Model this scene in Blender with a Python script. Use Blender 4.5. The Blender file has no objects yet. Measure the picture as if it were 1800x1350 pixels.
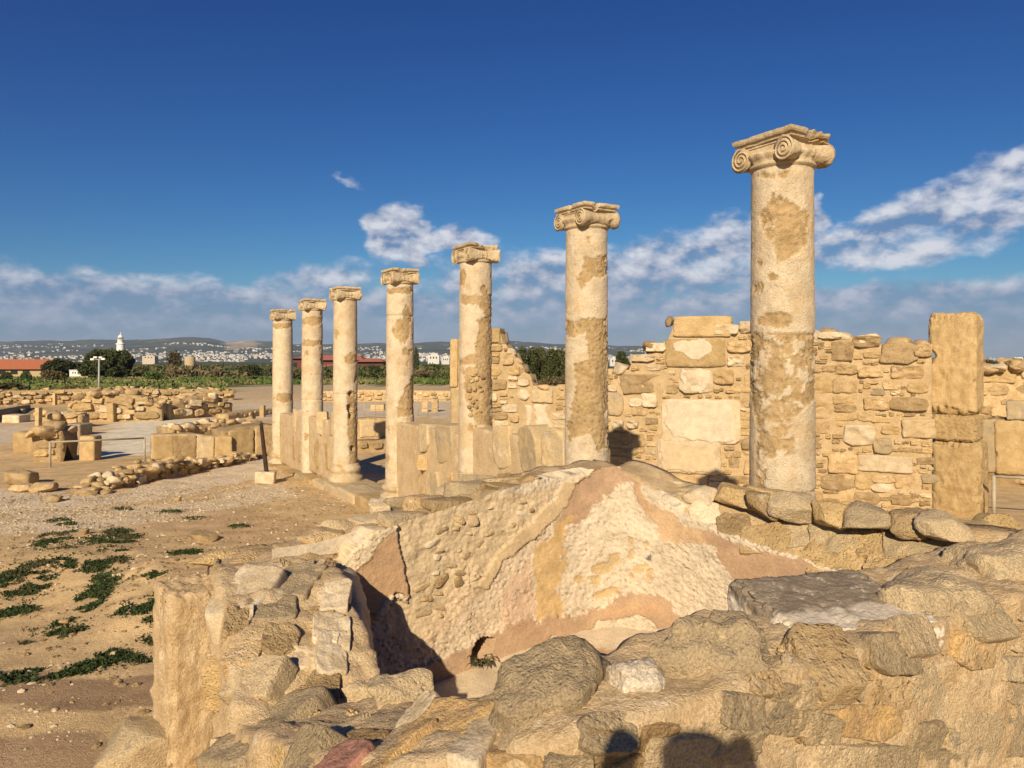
import bpy, bmesh, math, random
import numpy as np
from mathutils import Vector, Matrix
from mathutils.bvhtree import BVHTree

random.seed(7)
RNG = np.random.default_rng(11)
sc = bpy.context.scene
C = sc.collection

# ------------------------------------------------------------------ camera
E = 2.35            # eye height above the stylobate datum
F = 1300.0          # focal length in pixels of the 1800 px wide photograph
CX, HY = 900.0, 628.0
cam_d = bpy.data.cameras.new('camera')
cam = bpy.data.objects.new('camera', cam_d)
C.objects.link(cam)
cam.location = (0, 0, E)
cam.rotation_euler = (math.radians(90), 0, 0)
cam_d.sensor_width = 36.0
cam_d.lens = 36.0 * F / 1800.0
cam_d.shift_y = -47.0 / 1800.0
cam_d.clip_start = 0.05
cam_d.clip_end = 60000
sc.camera = cam

# ------------------------------------------------------------------ light
SUN_EL = math.radians(27.0)
SUN_AZ = math.atan(0.21)       # light travels towards +Y, a little to +X
to_sun = Vector((-math.sin(SUN_AZ) * math.cos(SUN_EL), -math.cos(SUN_AZ) * math.cos(SUN_EL), math.sin(SUN_EL)))
sun_d = bpy.data.lights.new('sun', 'SUN')
sun_d.energy = 4.8
sun_d.angle = math.radians(0.55)
sun_d.color = (1.0, 0.83, 0.60)
sun = bpy.data.objects.new('sun', sun_d)
C.objects.link(sun)
sun.rotation_euler = to_sun.to_track_quat('Z', 'Y').to_euler()
sc.view_settings.view_transform = 'Standard'
sc.view_settings.look = 'None'
sc.view_settings.gamma = 1.0
sc.view_settings.exposure = 0.38
sc.view_settings.use_curve_mapping = False
sc.cycles.max_bounces = 5
sc.cycles.diffuse_bounces = 2
sc.cycles.volume_bounces = 0
sc.cycles.use_denoising = True

# ------------------------------------------------------------------ node helper
class NT:
    def __init__(self, tree):
        self.t = tree
        self.t.nodes.clear()
    def n(self, typ, **kw):
        nd = self.t.nodes.new(typ)
        for k, v in kw.items():
            if k.startswith('i_'):
                key = k[2:].replace('_', ' ')
                s = nd.inputs[int(key)] if key.isdigit() else nd.inputs[key]
                self.put(s, v)
            else:
                setattr(nd, k, v)
        return nd
    def put(self, s, v):
        if hasattr(v, 'is_linked') or hasattr(v, 'links'):
            self.t.links.new(v, s)
        else:
            s.default_value = v
    def m(self, op, a, b=0.0, c=None, clamp=False):
        nd = self.t.nodes.new('ShaderNodeMath')
        nd.operation = op
        nd.use_clamp = clamp
        self.put(nd.inputs[0], a); self.put(nd.inputs[1], b)
        if c is not None: self.put(nd.inputs[2], c)
        return nd.outputs[0]
    def vm(self, op, a, b=(0, 0, 0)):
        nd = self.t.nodes.new('ShaderNodeVectorMath')
        nd.operation = op
        self.put(nd.inputs[0], a); self.put(nd.inputs[1], b)
        return nd.outputs[0]
    def noise(self, vec, scale, detail=6.0, rough=0.55, dist=0.0):
        nd = self.t.nodes.new('ShaderNodeTexNoise')
        self.put(nd.inputs['Vector'], vec)
        nd.inputs['Scale'].default_value = scale
        nd.inputs['Detail'].default_value = detail
        nd.inputs['Roughness'].default_value = rough
        nd.inputs['Distortion'].default_value = dist
        return nd.outputs['Fac']
    def ss(self, x, a, b, lo=0.0, hi=1.0):
        nd = self.t.nodes.new('ShaderNodeMapRange')
        nd.interpolation_type = 'SMOOTHSTEP'
        self.put(nd.inputs['Value'], x)
        for k, v in (('From Min', a), ('From Max', b), ('To Min', lo), ('To Max', hi)):
            self.put(nd.inputs[k], v)
        return nd.outputs[0]
    def mix(self, f, a, b, mode='MIX'):
        nd = self.t.nodes.new('ShaderNodeMix')
        nd.data_type = 'RGBA'; nd.blend_type = mode
        self.put(nd.inputs[0], f)
        for i, v in ((6, a), (7, b)):
            if isinstance(v, tuple) and len(v) == 3: v = (*v, 1)
            self.put(nd.inputs[i], v)
        return nd.outputs[2]
    def link(self, a, b): self.t.links.new(a, b)

# ------------------------------------------------------------------ sky
world = bpy.data.worlds.new('World'); sc.world = world; world.use_nodes = True
w = NT(world.node_tree)
sky = w.n('ShaderNodeTexSky', sky_type='NISHITA')
sky.sun_disc = False
sky.sun_elevation = SUN_EL
sky.sun_rotation = math.pi + SUN_AZ
sky.altitude = 30; sky.air_density = 1.0; sky.dust_density = 0.35; sky.ozone_density = 3.0
tc = w.n('ShaderNodeTexCoord').outputs['Generated']
sep = w.n('ShaderNodeSeparateXYZ', i_0=tc)
dx, dy, dz = sep.outputs
az = w.m('ARCTAN2', dx, dy)
el = w.m('ARCSINE', dz)
def sky_ang(x, y):
    X, Z = (x - CX) / F, (HY - y) / F
    return math.atan2(X, 1.0), math.atan2(Z, math.hypot(1.0, X))
flat_tc = w.vm('MULTIPLY', tc, (1, 1, 2.0))
wn = w.n('ShaderNodeTexNoise', i_Vector=flat_tc, i_Scale=10.0, i_Detail=4.0, i_Roughness=0.6).outputs['Color']
ae = w.n('ShaderNodeCombineXYZ', i_0=az, i_1=el, i_2=0.0).outputs[0]
ae = w.vm('ADD', ae, w.vm('MULTIPLY', w.vm('SUBTRACT', wn, (.5, .5, .5)), (.11, .06, 0)))
# single clouds: photograph x, y, half width, half height, tilt in degrees, weight
CLOUDS = [(703, 405, 46, 40, -10, 1.35), (770, 416, 90, 20, 0, 1.0), (893, 545, 34, 24, 0, 1.35), (1440, 385, 22, 28, 20, 1.05), (1600, 385, 250, 30, 20, .88), (1790, 300, 110, 30, 20, .90),
          (1730, 380, 70, 18, 12, 0.9), (1560, 440, 190, 26, 6, 0.80), (615, 314, 50, 7, -24, 0.55), (1230, 440, 190, 40, 8, 0.92), (1040, 505, 290, 60, 0, 1.0), (90, 520, 230, 40, -4, 1.05),
          (380, 560, 280, 50, -3, 1.0), (560, 490, 120, 32, 12, 0.80), (1540, 585, 220, 24, 0, 0.85), (720, 555, 280, 54, 0, 1.0)]
cov = None
for (cx_, cy_, hw, hh, tl, wt) in CLOUDS:
    a0, e0 = sky_ang(cx_, cy_)
    mp = w.n('ShaderNodeMapping', vector_type='TEXTURE', i_Vector=ae)
    mp.inputs['Location'].default_value = (a0, e0, 0); mp.inputs['Rotation'].default_value = (0, 0, math.radians(tl)); mp.inputs['Scale'].default_value = (hw / F * 1.25, hh / F * 1.25, 1)
    vl = w.n('ShaderNodeVectorMath', operation='DOT_PRODUCT'); w.link(mp.outputs[0], vl.inputs[0]); w.link(mp.outputs[0], vl.inputs[1])
    g_ = w.m('MULTIPLY_ADD', vl.outputs['Value'], -.55 * wt, wt)
    cov = g_ if cov is None else w.m('MAXIMUM', cov, g_)
bank = w.m('MULTIPLY', w.ss(el, -0.03, -0.005), w.ss(el, 0.115, 0.070))
bigp = w.noise(w.vm('MULTIPLY', tc, (1, 1, 3.0)), 3.2, 2, 0.5)
bank = w.m('MULTIPLY', bank, w.ss(bigp, 0.34, 0.60, 0.70, 1.05))
cov = w.m('MAXIMUM', w.m('MAXIMUM', cov, bank), -0.3)
p1 = w.vm('MULTIPLY', tc, (1, 1, 1.7))
f1 = w.noise(p1, 19.0, 8, 0.56)
f1b = w.noise(w.vm('ADD', p1, (-0.006, 0.0, 0.024)), 19.0, 4, 0.56)
dens = w.m('ADD', cov, w.m('MULTIPLY', w.m('SUBTRACT', f1, 0.5), 1.0))
alpha = w.ss(dens, 0.36, 0.90)
relief = w.m('MULTIPLY_ADD', w.m('SUBTRACT', f1, f1b), 3.0, 0.43, clamp=True)
relief = w.m('SUBTRACT', relief, w.ss(dens, 0.70, 1.30, 0.0, 0.22), clamp=True)
lit = w.m('MULTIPLY', relief, w.ss(el, 0.02, 0.15, 0.38, 1.25), clamp=True)
cloud_c = w.mix(lit, (.120, .185, .325), (.56, .57, .62))
alpha = w.m('MULTIPLY', alpha, w.ss(lit, 0.0, 0.40, 0.72, 0.97))
ssp = w.n('ShaderNodeSeparateColor', i_0=w.mix(1.0, sky.outputs[0], (.0510, .0731, .0986), 'MULTIPLY'))
# clear-air colour of a strongly saturated winter sky
skyc = w.n('ShaderNodeCombineXYZ', i_0=w.m('MULTIPLY', w.m('POWER', ssp.outputs[0], 2.2), 2.1), i_1=w.m('MULTIPLY', w.m('POWER', ssp.outputs[1], 1.6), .83), i_2=w.m('MULTIPLY', w.m('POWER', ssp.outputs[2], 1.15), .57)).outputs[0]
allc = w.mix(alpha, skyc, cloud_c)
SKY_S = 0.08
bg = w.n('ShaderNodeBackground', i_Color=w.vm('MULTIPLY', allc, (1 / SKY_S,) * 3), i_Strength=SKY_S)
world.cycles.sampling_method = 'NONE'
out = w.n('ShaderNodeOutputWorld', i_Surface=bg.outputs[0])

# ------------------------------------------------------------------ numeric helpers
_perm = np.random.default_rng(3).permutation(256)
_perm = np.concatenate([_perm, _perm, _perm])
_grad = np.random.default_rng(4).normal(size=(256, 3)); _grad /= np.linalg.norm(_grad, axis=1)[:, None]
def perlin(p):
    p = np.asarray(p, float)
    i = np.floor(p).astype(int); f = p - i
    i &= 255
    u = f * f * f * (f * (f * 6 - 15) + 10)
    r = 0
    for a in (0, 1):
        for b in (0, 1):
            for c in (0, 1):
                h = _perm[_perm[_perm[(i[:, 0] + a) & 255] + ((i[:, 1] + b) & 255)] + ((i[:, 2] + c) & 255)]
                g = _grad[h]
                d = g[:, 0] * (f[:, 0] - a) + g[:, 1] * (f[:, 1] - b) + g[:, 2] * (f[:, 2] - c)
                wgt = (u[:, 0] if a else 1 - u[:, 0]) * (u[:, 1] if b else 1 - u[:, 1]) * (u[:, 2] if c else 1 - u[:, 2])
                r = r + wgt * d
    return r * 1.6
def fbm(p, scale=1.0, octv=4, gain=0.5, seed=0.0):
    p = np.asarray(p, float) * scale + np.array([seed * 17.31, seed * 5.77, seed * 9.13])
    a, s, r = 1.0, 0.0, 0.0
    for k in range(octv):
        r = r + a * perlin(p); s += a
        p = p * 2.03 + 11.7; a *= gain
    return r / s
def sstep(x, a, b):
    t = np.clip((x - a) / (b - a), 0, 1)
    return t * t * (3 - 2 * t)
def P(x, y, Z):
    return np.array([(x - CX) / F * Z, Z, E + (HY - y) / F * Z])
def proj(v):
    Z = np.maximum(v[:, 1], 0.05)
    return CX + F * v[:, 0] / Z, HY - F * (v[:, 2] - E) / Z
def inpoly(x, y, poly):
    r = np.zeros(len(x), bool)
    n = len(poly)
    for i in range(n):
        x0, y0 = poly[i]; x1, y1 = poly[(i + 1) % n]
        if y0 == y1: continue
        c = ((y0 > y) != (y1 > y)) & (x < (x1 - x0) * (y - y0) / (y1 - y0) + x0)
        r ^= c
    return r
def inell(x, y, e):
    cx_, cy_, a, b = e[:4]
    t = math.radians(e[4]) if len(e) > 4 else 0.0
    X, Y = x - cx_, y - cy_
    u = X * math.cos(t) + Y * math.sin(t); v = -X * math.sin(t) + Y * math.cos(t)
    return (u / a) ** 2 + (v / b) ** 2 < 1

def make_mesh(name, v, faces, mat=None, smooth=True, col=None):
    """faces: array (M,3)/(M,4) or list of such arrays"""
    if not isinstance(faces, list): faces = [faces]
    faces = [np.asarray(f, np.int32) for f in faces if len(f)]
    me = bpy.data.meshes.new(name)
    v = np.ascontiguousarray(v, np.float32)
    me.vertices.add(len(v)); me.vertices.foreach_set('co', v.ravel())
    nl = sum(f.size for f in faces); nf = sum(len(f) for f in faces)
    me.loops.add(nl); me.polygons.add(nf)
    me.loops.foreach_set('vertex_index', np.concatenate([f.ravel() for f in faces]))
    tot = np.concatenate([np.full(len(f), f.shape[1], np.int32) for f in faces])
    st = np.concatenate([[0], np.cumsum(tot)[:-1]]).astype(np.int32)
    me.polygons.foreach_set('loop_start', st)
    me.polygons.foreach_set('use_smooth', np.full(nf, smooth, bool))
    me.update(calc_edges=True)
    if col is not None:
        at = me.color_attributes.new('Col', 'FLOAT_COLOR', 'POINT')
        c4 = np.ones((len(v), 4), np.float32); c4[:, :3] = col
        at.data.foreach_set('color', c4.ravel())
    if mat is not None: me.materials.append(mat)
    return me
def obj(name, me, parent=None, loc=None, rot=None, scale=None, kind=None):
    o = bpy.data.objects.new(name, me); C.objects.link(o)
    if parent is not None: o.parent = parent
    if loc is not None: o.location = loc
    if rot is not None: o.rotation_euler = rot
    if scale is not None: o.scale = scale
    if kind: o['kind'] = kind
    return o
def tag(o, label, cat, group=None):
    o['label'] = label; o['category'] = cat; o['kind'] = 'thing'
    if group: o['group'] = group
    return o
def thing(name, label, cat, loc=(0, 0, 0), group=None):
    o = bpy.data.objects.new(name, None); C.objects.link(o); o.location = loc
    o.empty_display_size = 0.2
    return tag(o, label, cat, group)
def grid_faces(nr, nc, wrap=False):
    r = np.arange(nr - 1)[:, None]; c = np.arange(nc if wrap else nc - 1)[None, :]
    c2 = (c + 1) % nc
    return np.stack([r * nc + c + 0 * r, r * nc + c2 + 0 * r, (r + 1) * nc + c2, (r + 1) * nc + c], -1).reshape(-1, 4)
def vnormals(v, f):
    n = np.zeros_like(v)
    a, b, c = v[f[:, 0]], v[f[:, 1]], v[f[:, 2]]
    fn = np.cross(b - a, c - a)
    if f.shape[1] == 4: fn = fn + np.cross(c - a, v[f[:, 3]] - a)
    for k in range(f.shape[1]): np.add.at(n, f[:, k], fn)
    l = np.linalg.norm(n, axis=1); l[l == 0] = 1
    return n / l[:, None]
class Batch:
    def __init__(self): self.v = []; self.f3 = []; self.f4 = []; self.n = 0; self.c = []
    def add(self, v, f, col=None):
        f = np.asarray(f)
        (self.f3 if f.shape[1] == 3 else self.f4).append(f + self.n)
        self.v.append(np.asarray(v, float)); self.n += len(v)
        if col is not None: self.c.append(np.tile(np.asarray(col, float), (len(v), 1)) if np.ndim(col) == 1 else col)
    def mesh(self, name, mat, smooth=False):
        fs = []
        if self.f3: fs.append(np.concatenate(self.f3))
        if self.f4: fs.append(np.concatenate(self.f4))
        return make_mesh(name, np.concatenate(self.v), fs, mat, smooth, np.concatenate(self.c) if self.c else None)
BOXF = np.array([[0, 3, 2, 1], [4, 5, 6, 7], [0, 1, 5, 4], [1, 2, 6, 5], [2, 3, 7, 6], [3, 0, 4, 7]])
def boxv(x0, x1, y0, y1, z0, z1):
    return np.array([[x0, y0, z0], [x1, y0, z0], [x1, y1, z0], [x0, y1, z0], [x0, y0, z1], [x1, y0, z1], [x1, y1, z1], [x0, y1, z1]], float)
def tube(p0, p1, r0, r1=None, n=10):
    p0, p1 = np.asarray(p0, float), np.asarray(p1, float); r1 = r0 if r1 is None else r1
    d = p1 - p0; d /= np.linalg.norm(d)
    a = np.cross(d, [0, 0, 1.0]) if abs(d[2]) < .9 else np.cross(d, [1.0, 0, 0]); a /= np.linalg.norm(a); b = np.cross(d, a)
    t = np.arange(n) / n * 2 * math.pi
    ring = np.cos(t)[:, None] * a + np.sin(t)[:, None] * b
    v = np.concatenate([p0 + ring * r0, p1 + ring * r1, [p0], [p1]])
    i = np.arange(n); j = (i + 1) % n
    f = np.concatenate([np.stack([i, j, j + n], 1), np.stack([i, j + n, i + n], 1), np.stack([j, i, np.full(n, 2 * n)], 1), np.stack([i + n, j + n, np.full(n, 2 * n + 1)], 1)])
    return v, f
def lathe(prof, n=64):
    prof = np.asarray(prof, float)
    t = np.arange(n) / n * 2 * math.pi
    v = np.stack([prof[:, 0:1] * np.cos(t), prof[:, 0:1] * np.sin(t), np.repeat(prof[:, 1:2], n, 1)], -1).reshape(-1, 3)
    return v, grid_faces(len(prof), n, True)

ICO = {}
def ico(level):
    if level not in ICO:
        bm = bmesh.new(); bmesh.ops.create_icosphere(bm, subdivisions=level, radius=1.0)
        bm.verts.ensure_lookup_table()
        ICO[level] = (np.array([x.co[:] for x in bm.verts]), np.array([[q.index for q in f.verts] for f in bm.faces]))
        bm.free()
    return ICO[level]
def rock(level, seed, boxy=0.5, cuts=9, rough=0.07, freq=1.6, octv=4, dim=(1, 1, 1)):
    """rounded, faceted stone of half dimensions dim"""
    rg = np.random.default_rng(seed)
    v0, f = ico(level)
    k = 2 + boxy * 7
    v = v0 * ((np.abs(v0) ** k).sum(1) ** (-1 / k))[:, None]
    for _ in range(cuts):
        n = rg.normal(size=3); n /= np.linalg.norm(n)
        d = rg.uniform(.66, .97)
        s = v @ n - d
        v = v - np.where(s > 0, s * .92, 0)[:, None] * n
    v = v / np.abs(v).max(0)
    dim = np.asarray(dim, float)
    q = v * dim / dim.max()
    h = fbm(q, freq, octv, .55, seed * .37)
    h2 = fbm(q, freq * .55, 2, .5, seed * .71 + 5)
    v = v * (1 + rough * h + rough * 1.3 * h2)[:, None]
    return v * dim, f

# ------------------------------------------------------------------ materials
def surf(name, col_fn, bump=((30, .35), (140, .2)), dist=0.02, rough=0.92, pits=0.0, spec=0.15):
    m = bpy.data.materials.new(name); m.use_nodes = True
    t = NT(m.node_tree)
    pos = t.n('ShaderNodeNewGeometry').outputs['Position']
    c = col_fn(t, pos)
    h = None
    for (s, k) in bump:
        x = t.m('MULTIPLY', t.noise(pos, s, 6, .6), k)
        h = x if h is None else t.m('ADD', h, x)
    if pits > 0:
        vo = t.n('ShaderNodeTexVoronoi', i_Vector=pos, i_Scale=55.0)
        x = t.m('MULTIPLY', t.ss(vo.outputs['Distance'], 0.05, 0.4), pits)
        h = t.m('ADD', h, x)
    b = t.n('ShaderNodeBump', i_Height=h, i_Strength=1.0, i_Distance=dist)
    p = t.n('ShaderNodeBsdfPrincipled', i_Roughness=rough, i_Normal=b.outputs[0])
    t.put(p.inputs['Base Color'], c)
    p.inputs['Specular IOR Level'].default_value = spec
    t.n('ShaderNodeOutputMaterial', i_Surface=p.outputs[0])
    return m
def two(a, b, s=5.0, lo=.38, hi=.62, grain=.22, gs=90.0, extra=None, rnd=.25):
    def fn(t, pos):
        rd = t.n('ShaderNodeObjectInfo').outputs['Random']
        off = t.vm('ADD', pos, t.n('ShaderNodeCombineXYZ', i_0=t.m('MULTIPLY', rd, 31.0), i_1=t.m('MULTIPLY', rd, 17.0), i_2=0.0).outputs[0])
        c = t.mix(t.ss(t.noise(off, s, 6, .6), lo, hi), a, b)
        if extra:
            for (ec, es, e0, e1) in extra:
                c = t.mix(t.ss(t.noise(t.vm('ADD', off, (7.7, 3.3, es)), es, 7, .65), e0, e1), c, ec)
        g = t.ss(t.noise(pos, gs, 3, .7), .25, .75, 1 - grain, 1 + grain)
        rr = t.ss(rd, 0, 1, 1 - rnd, 1 + rnd)
        k = t.m('MULTIPLY', g, rr)
        return t.mix(1.0, c, t.n('ShaderNodeCombineXYZ', i_0=k, i_1=k, i_2=k).outputs[0], 'MULTIPLY')
    return fn
def vcol(grain=.14, gs=70.0, blot=.12, bs=7.0):
    def fn(t, pos):
        c = t.n('ShaderNodeVertexColor', layer_name='Col').outputs[0]
        g = t.m('MULTIPLY', t.ss(t.noise(pos, gs, 4, .7), .25, .75, 1 - grain, 1 + grain), t.ss(t.noise(pos, bs, 5, .6), .3, .7, 1 - blot, 1 + blot))
        return t.mix(1.0, c, t.n('ShaderNodeCombineXYZ', i_0=g, i_1=g, i_2=g).outputs[0], 'MULTIPLY')
    return fn
CREAM = (.68, .545, .36); TAN = (.50, .345, .17); OCHRE = (.40, .27, .125); MORT = (.60, .435, .235)
M = {}
M['rubble'] = surf('rubble_stone', two((.56, .405, .215), (.44, .305, .15), 6, extra=[((.64, .53, .36), 9, .58, .70), ((.33, .25, .16), 14, .60, .73)]), ((14, .8), (45, .6), (150, .4)), .030, pits=.25)
M['ochre'] = surf('ochre_block', two((.58, .42, .21), (.48, .335, .155), 5, rnd=.12, extra=[((.34, .25, .13), 12, .62, .75)]), ((16, .6), (60, .6), (160, .5)), .022, pits=.35)
M['pale'] = surf('pale_stone', two((.60, .495, .34), (.50, .39, .24), 6, rnd=.1), ((20, .5), (90, .3)), .015)
M['mortar'] = surf('lime_mortar', two((.58, .435, .255), (.49, .35, .19), 7, rnd=.08, extra=[((.62, .51, .345), 11, .58, .7)]), ((9, .5), (28, .6), (70, .6), (180, .5)), .018)
M['mortarb'] = surf('earth_mortar', two((.57, .425, .24), (.49, .355, .19), 7, rnd=.05), ((14, .6), (45, .6), (140, .4)), .03)
M['mortarf'] = surf('smeared_lime_mortar', two((.62, .47, .28), (.54, .39, .215), 5, rnd=.05, extra=[((.68, .57, .40), 9, .58, .70), ((.46, .345, .20), 16, .62, .74)]), ((9, .5), (28, .6), (70, .6), (180, .5)), .018)
M['lichen'] = surf('lichen_stone', two((.53, .41, .245), (.45, .35, .21), 5, .4, .6, .34, 130, extra=[((.31, .265, .195), 11, .59, .70), ((.60, .46, .27), 9, .56, .70), ((.56, .52, .44), 23, .65, .73)], rnd=.22), ((7, .5), (24, .6), (70, .7), (180, .6)), .017, pits=.25)
M['greystone'] = surf('grey_lichen_stone', two((.56, .48, .36), (.44, .37, .265), 9, .4, .6, .3, 120, extra=[((.56, .42, .20), 20, .64, .72)]), ((18, .7), (80, .6)), .02)
M['orange'] = surf('orange_stone', two((.52, .345, .15), (.40, .27, .135), 7, .4, .6, .28, 110, extra=[((.31, .265, .19), 12, .58, .7)]), ((12, .7), (60, .5), (170, .35)), .022)
M['red'] = surf('red_stone', two((.34, .17, .12), (.28, .15, .11), 8), ((20, .5), (90, .4)), .015)
M['wallv'] = surf('weathered_plaster', vcol(), ((25, .4), (90, .4), (220, .25)), .012)
M['shaft'] = surf('column_stucco', vcol(.14, 80, .10, 9), ((30, .45), (90, .5), (220, .4)), .016, pits=.2)
M['cap'] = surf('carved_limestone', two((.58, .465, .30), (.47, .36, .21), 6, extra=[((.42, .29, .13), 4, .56, .66), ((.30, .25, .18), 12, .64, .76)], rnd=.08), ((30, .5), (120, .4)), .012)
M['slab'] = surf('grey_weathered_slab', two((.55, .41, .22), (.46, .36, .215), 2.6, .4, .62, extra=[((.36, .31, .235), 3.5, .52, .68), ((.62, .51, .34), 6, .56, .68)], rnd=.14), ((14, .5), (60, .5)), .018, pits=.15)
def plain(name, c, rough=.7, metal=0.0, grain=.1, gs=40):
    return surf(name, two(c, tuple(x * .82 for x in c), 5, grain=grain, gs=gs, rnd=.06), ((60, .2),), .004, rough)
M['rust'] = surf('rusty_iron', two((.055, .032, .02), (.03, .02, .016), 9), ((60, .5),), .006, .8)
M['rail'] = plain('painted_steel_rail', (.42, .36, .26), .5)
M['white'] = plain('white_paint', (.80, .79, .74), .6)
M['galv'] = plain('galvanised_pole', (.36, .37, .37), .45)
M['redroof'] = plain('red_roof_tiles', (.40, .14, .07), .85)
M['redroof2'] = plain('dark_red_roof', (.40, .15, .105), .85)
M['tanwall'] = plain('tan_plaster_wall', (.50, .38, .22), .9)
M['redwall'] = plain('dark_red_facade', (.15, .06, .05), .9)
M['dark'] = plain('dark_window_niche_shade', (.03, .028, .025), .8)  # near-black for windows and for the painted shade of the niche
M['glass'] = plain('lantern_glass', (.10, .12, .13), .15)

# ------------------------------------------------------------------ ground
def g_rel(Y):
    Y = np.asarray(Y, float)
    a = -2.0 - .037 * np.clip(Y, -50, 20)
    a = a - .012 * np.clip(Y - 20, 0, 280) - .004 * np.clip(Y - 300, 0, 2200)
    return a
def bumps(x, y):
    p = np.stack([x, y, np.zeros_like(x)], 1)
    near = np.exp(-np.maximum(y, 0) / 40)
    b = .05 * fbm(p, .7, 4, .55, 1) * near + .020 * fbm(p, 3.2, 4, .6, 2) * np.exp(-np.maximum(y, 0) / 12)
    b = b + .35 * np.exp(-np.maximum(0, ((x - .3) / 1.5) ** 2 + ((y + .9) / 1.7) ** 2 - .6) * 1.6)
    for (bx, by, r, h) in ((-3.45, 7.5, .75, .20), (-3.0, 6.4, .55, .14), (-4.9, 8.5, .8, .10), (-4.6, 6.6, .9, -.10), (-2.4, 8.6, .9, .06)):
        b = b + h * np.exp(-((x - bx) ** 2 + (y - by) ** 2) / r ** 2) * (1 + .5 * fbm(p, 2.2, 3, .5, 3))
    return b
def ground_z(x, y):
    x = np.atleast_1d(np.asarray(x, float)); y = np.atleast_1d(np.asarray(y, float))
    return E + g_rel(y) + bumps(x, y)
def Zground(y):
    """depth at which a photograph row meets the smooth ground"""
    Z = 10.0
    for _ in range(60): Z = .5 * Z + .5 * (-float(g_rel(Z))) * F / max(y - HY, 4)
    return Z
def G(x, y):
    Z = Zground(y); X = (x - CX) / F * Z
    return np.array([X, Z, float(ground_z(X, Z)[0])])
xs = np.unique(np.concatenate([np.linspace(-9, 3, 200), -9 - np.geomspace(.08, 12000, 110), 3 + np.geomspace(.1, 12000, 90)]))
ys = np.unique(np.concatenate([np.linspace(3.5, 16, 230), np.linspace(-3, 3.5, 30), 16 + np.geomspace(.06, 14000, 150), [-3000., -300., -40., -8.]]))
gx, gy = np.meshgrid(xs, ys); gx = gx.ravel(); gy = gy.ravel()
gv = np.stack([gx, gy, ground_z(gx, gy)], 1)
gpx, gpy = proj(gv)
gp3 = np.stack([gx, gy, 0 * gx], 1)
jx = gpx + 60 * fbm(gp3, .9, 4, .6, 5); jy = gpy + (12 + 26 * sstep(gpy, 1000, 1200)) * fbm(gp3, .9, 4, .6, 6)
gc = np.zeros((len(gv), 3)); gc[:] = (.66, .465, .235)
n1 = fbm(gp3, .55, 5, .6, 7)
gc += (np.clip(n1, -1, 1) * .09)[:, None] * np.array([1, .8, .5])
fr = gy > 0.3
def paint(poly, c, k=1.0):
    m_ = inpoly(jx, jy, poly) & fr
    gc[m_] = gc[m_] * (1 - k) + np.array(c) * k
paint([(-200, 905), (0, 905), (160, 895), (330, 885), (480, 850), (520, 870), (300, 915), (100, 935), (-200, 950)], (.70, .57, .385), .8)
paint([(-200, 855), (180, 868), (330, 838), (470, 800), (490, 830), (330, 870), (160, 892), (-200, 912)], (.73, .60, .42), .9)
paint([(170, 800), (165, 768), (205, 742), (330, 737), (400, 738), (385, 752), (300, 768), (260, 800)], (.84, .715, .52), 1.0)
paint([(-200, 762), (60, 745), (110, 765), (-200, 800)], (.66, .56, .42), .8)
paint([(400, 706), (800, 706), (800, 735), (400, 735)], (.66, .57, .42), .7)
paint([(-400, 1195), (150, 1185), (320, 1170), (330, 1240), (120, 1250), (-100, 1240), (-400, 1260)], (.30, .19, .11), .75)
paint([(-400, 1310), (150, 1290), (250, 1330), (100, 1380), (-400, 1400)], (.36, .24, .145), .7)
paint([(330, 895), (480, 905), (560, 930), (420, 960), (250, 930)], (.55, .37, .205), .6)
grn = (.085, .13, .028)
fld = (jy < 692) & (gy > 60) & (gy < 420)
k = sstep(n1 + .25 * fbm(gp3, .05, 3, .5, 9), -.25, .25)
gc[fld] = (np.array(grn) * k[:, None] + np.array((.17, .14, .055)) * (1 - k[:, None]))[fld]
paint([(390, 682), (480, 676), (800, 676), (800, 690), (480, 700), (400, 706)], (.58, .44, .26), .9)
paint([(-300, 735), (480, 728), (400, 715), (-300, 715)], (.28, .23, .09), .45)
far = gy > 420
gc[far] = np.array((.07, .085, .035)) + (.05 * np.clip(n1, 0, 1))[:, None][far]
bh = gy <= .3
gc[bh] = (.45, .32, .18)
M['ground'] = surf('dry_earth', vcol(.26, 55, .16, 3.0), ((9, .35), (40, .5), (130, .5)), .018, .96)
go = obj('ground', make_mesh('ground', gv, grid_faces(len(ys), len(xs)), M['ground'], True, np.clip(gc, .02, .8)), kind='structure')
go['label'] = 'dry sandy ground with gravel and thin weeds'

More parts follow.
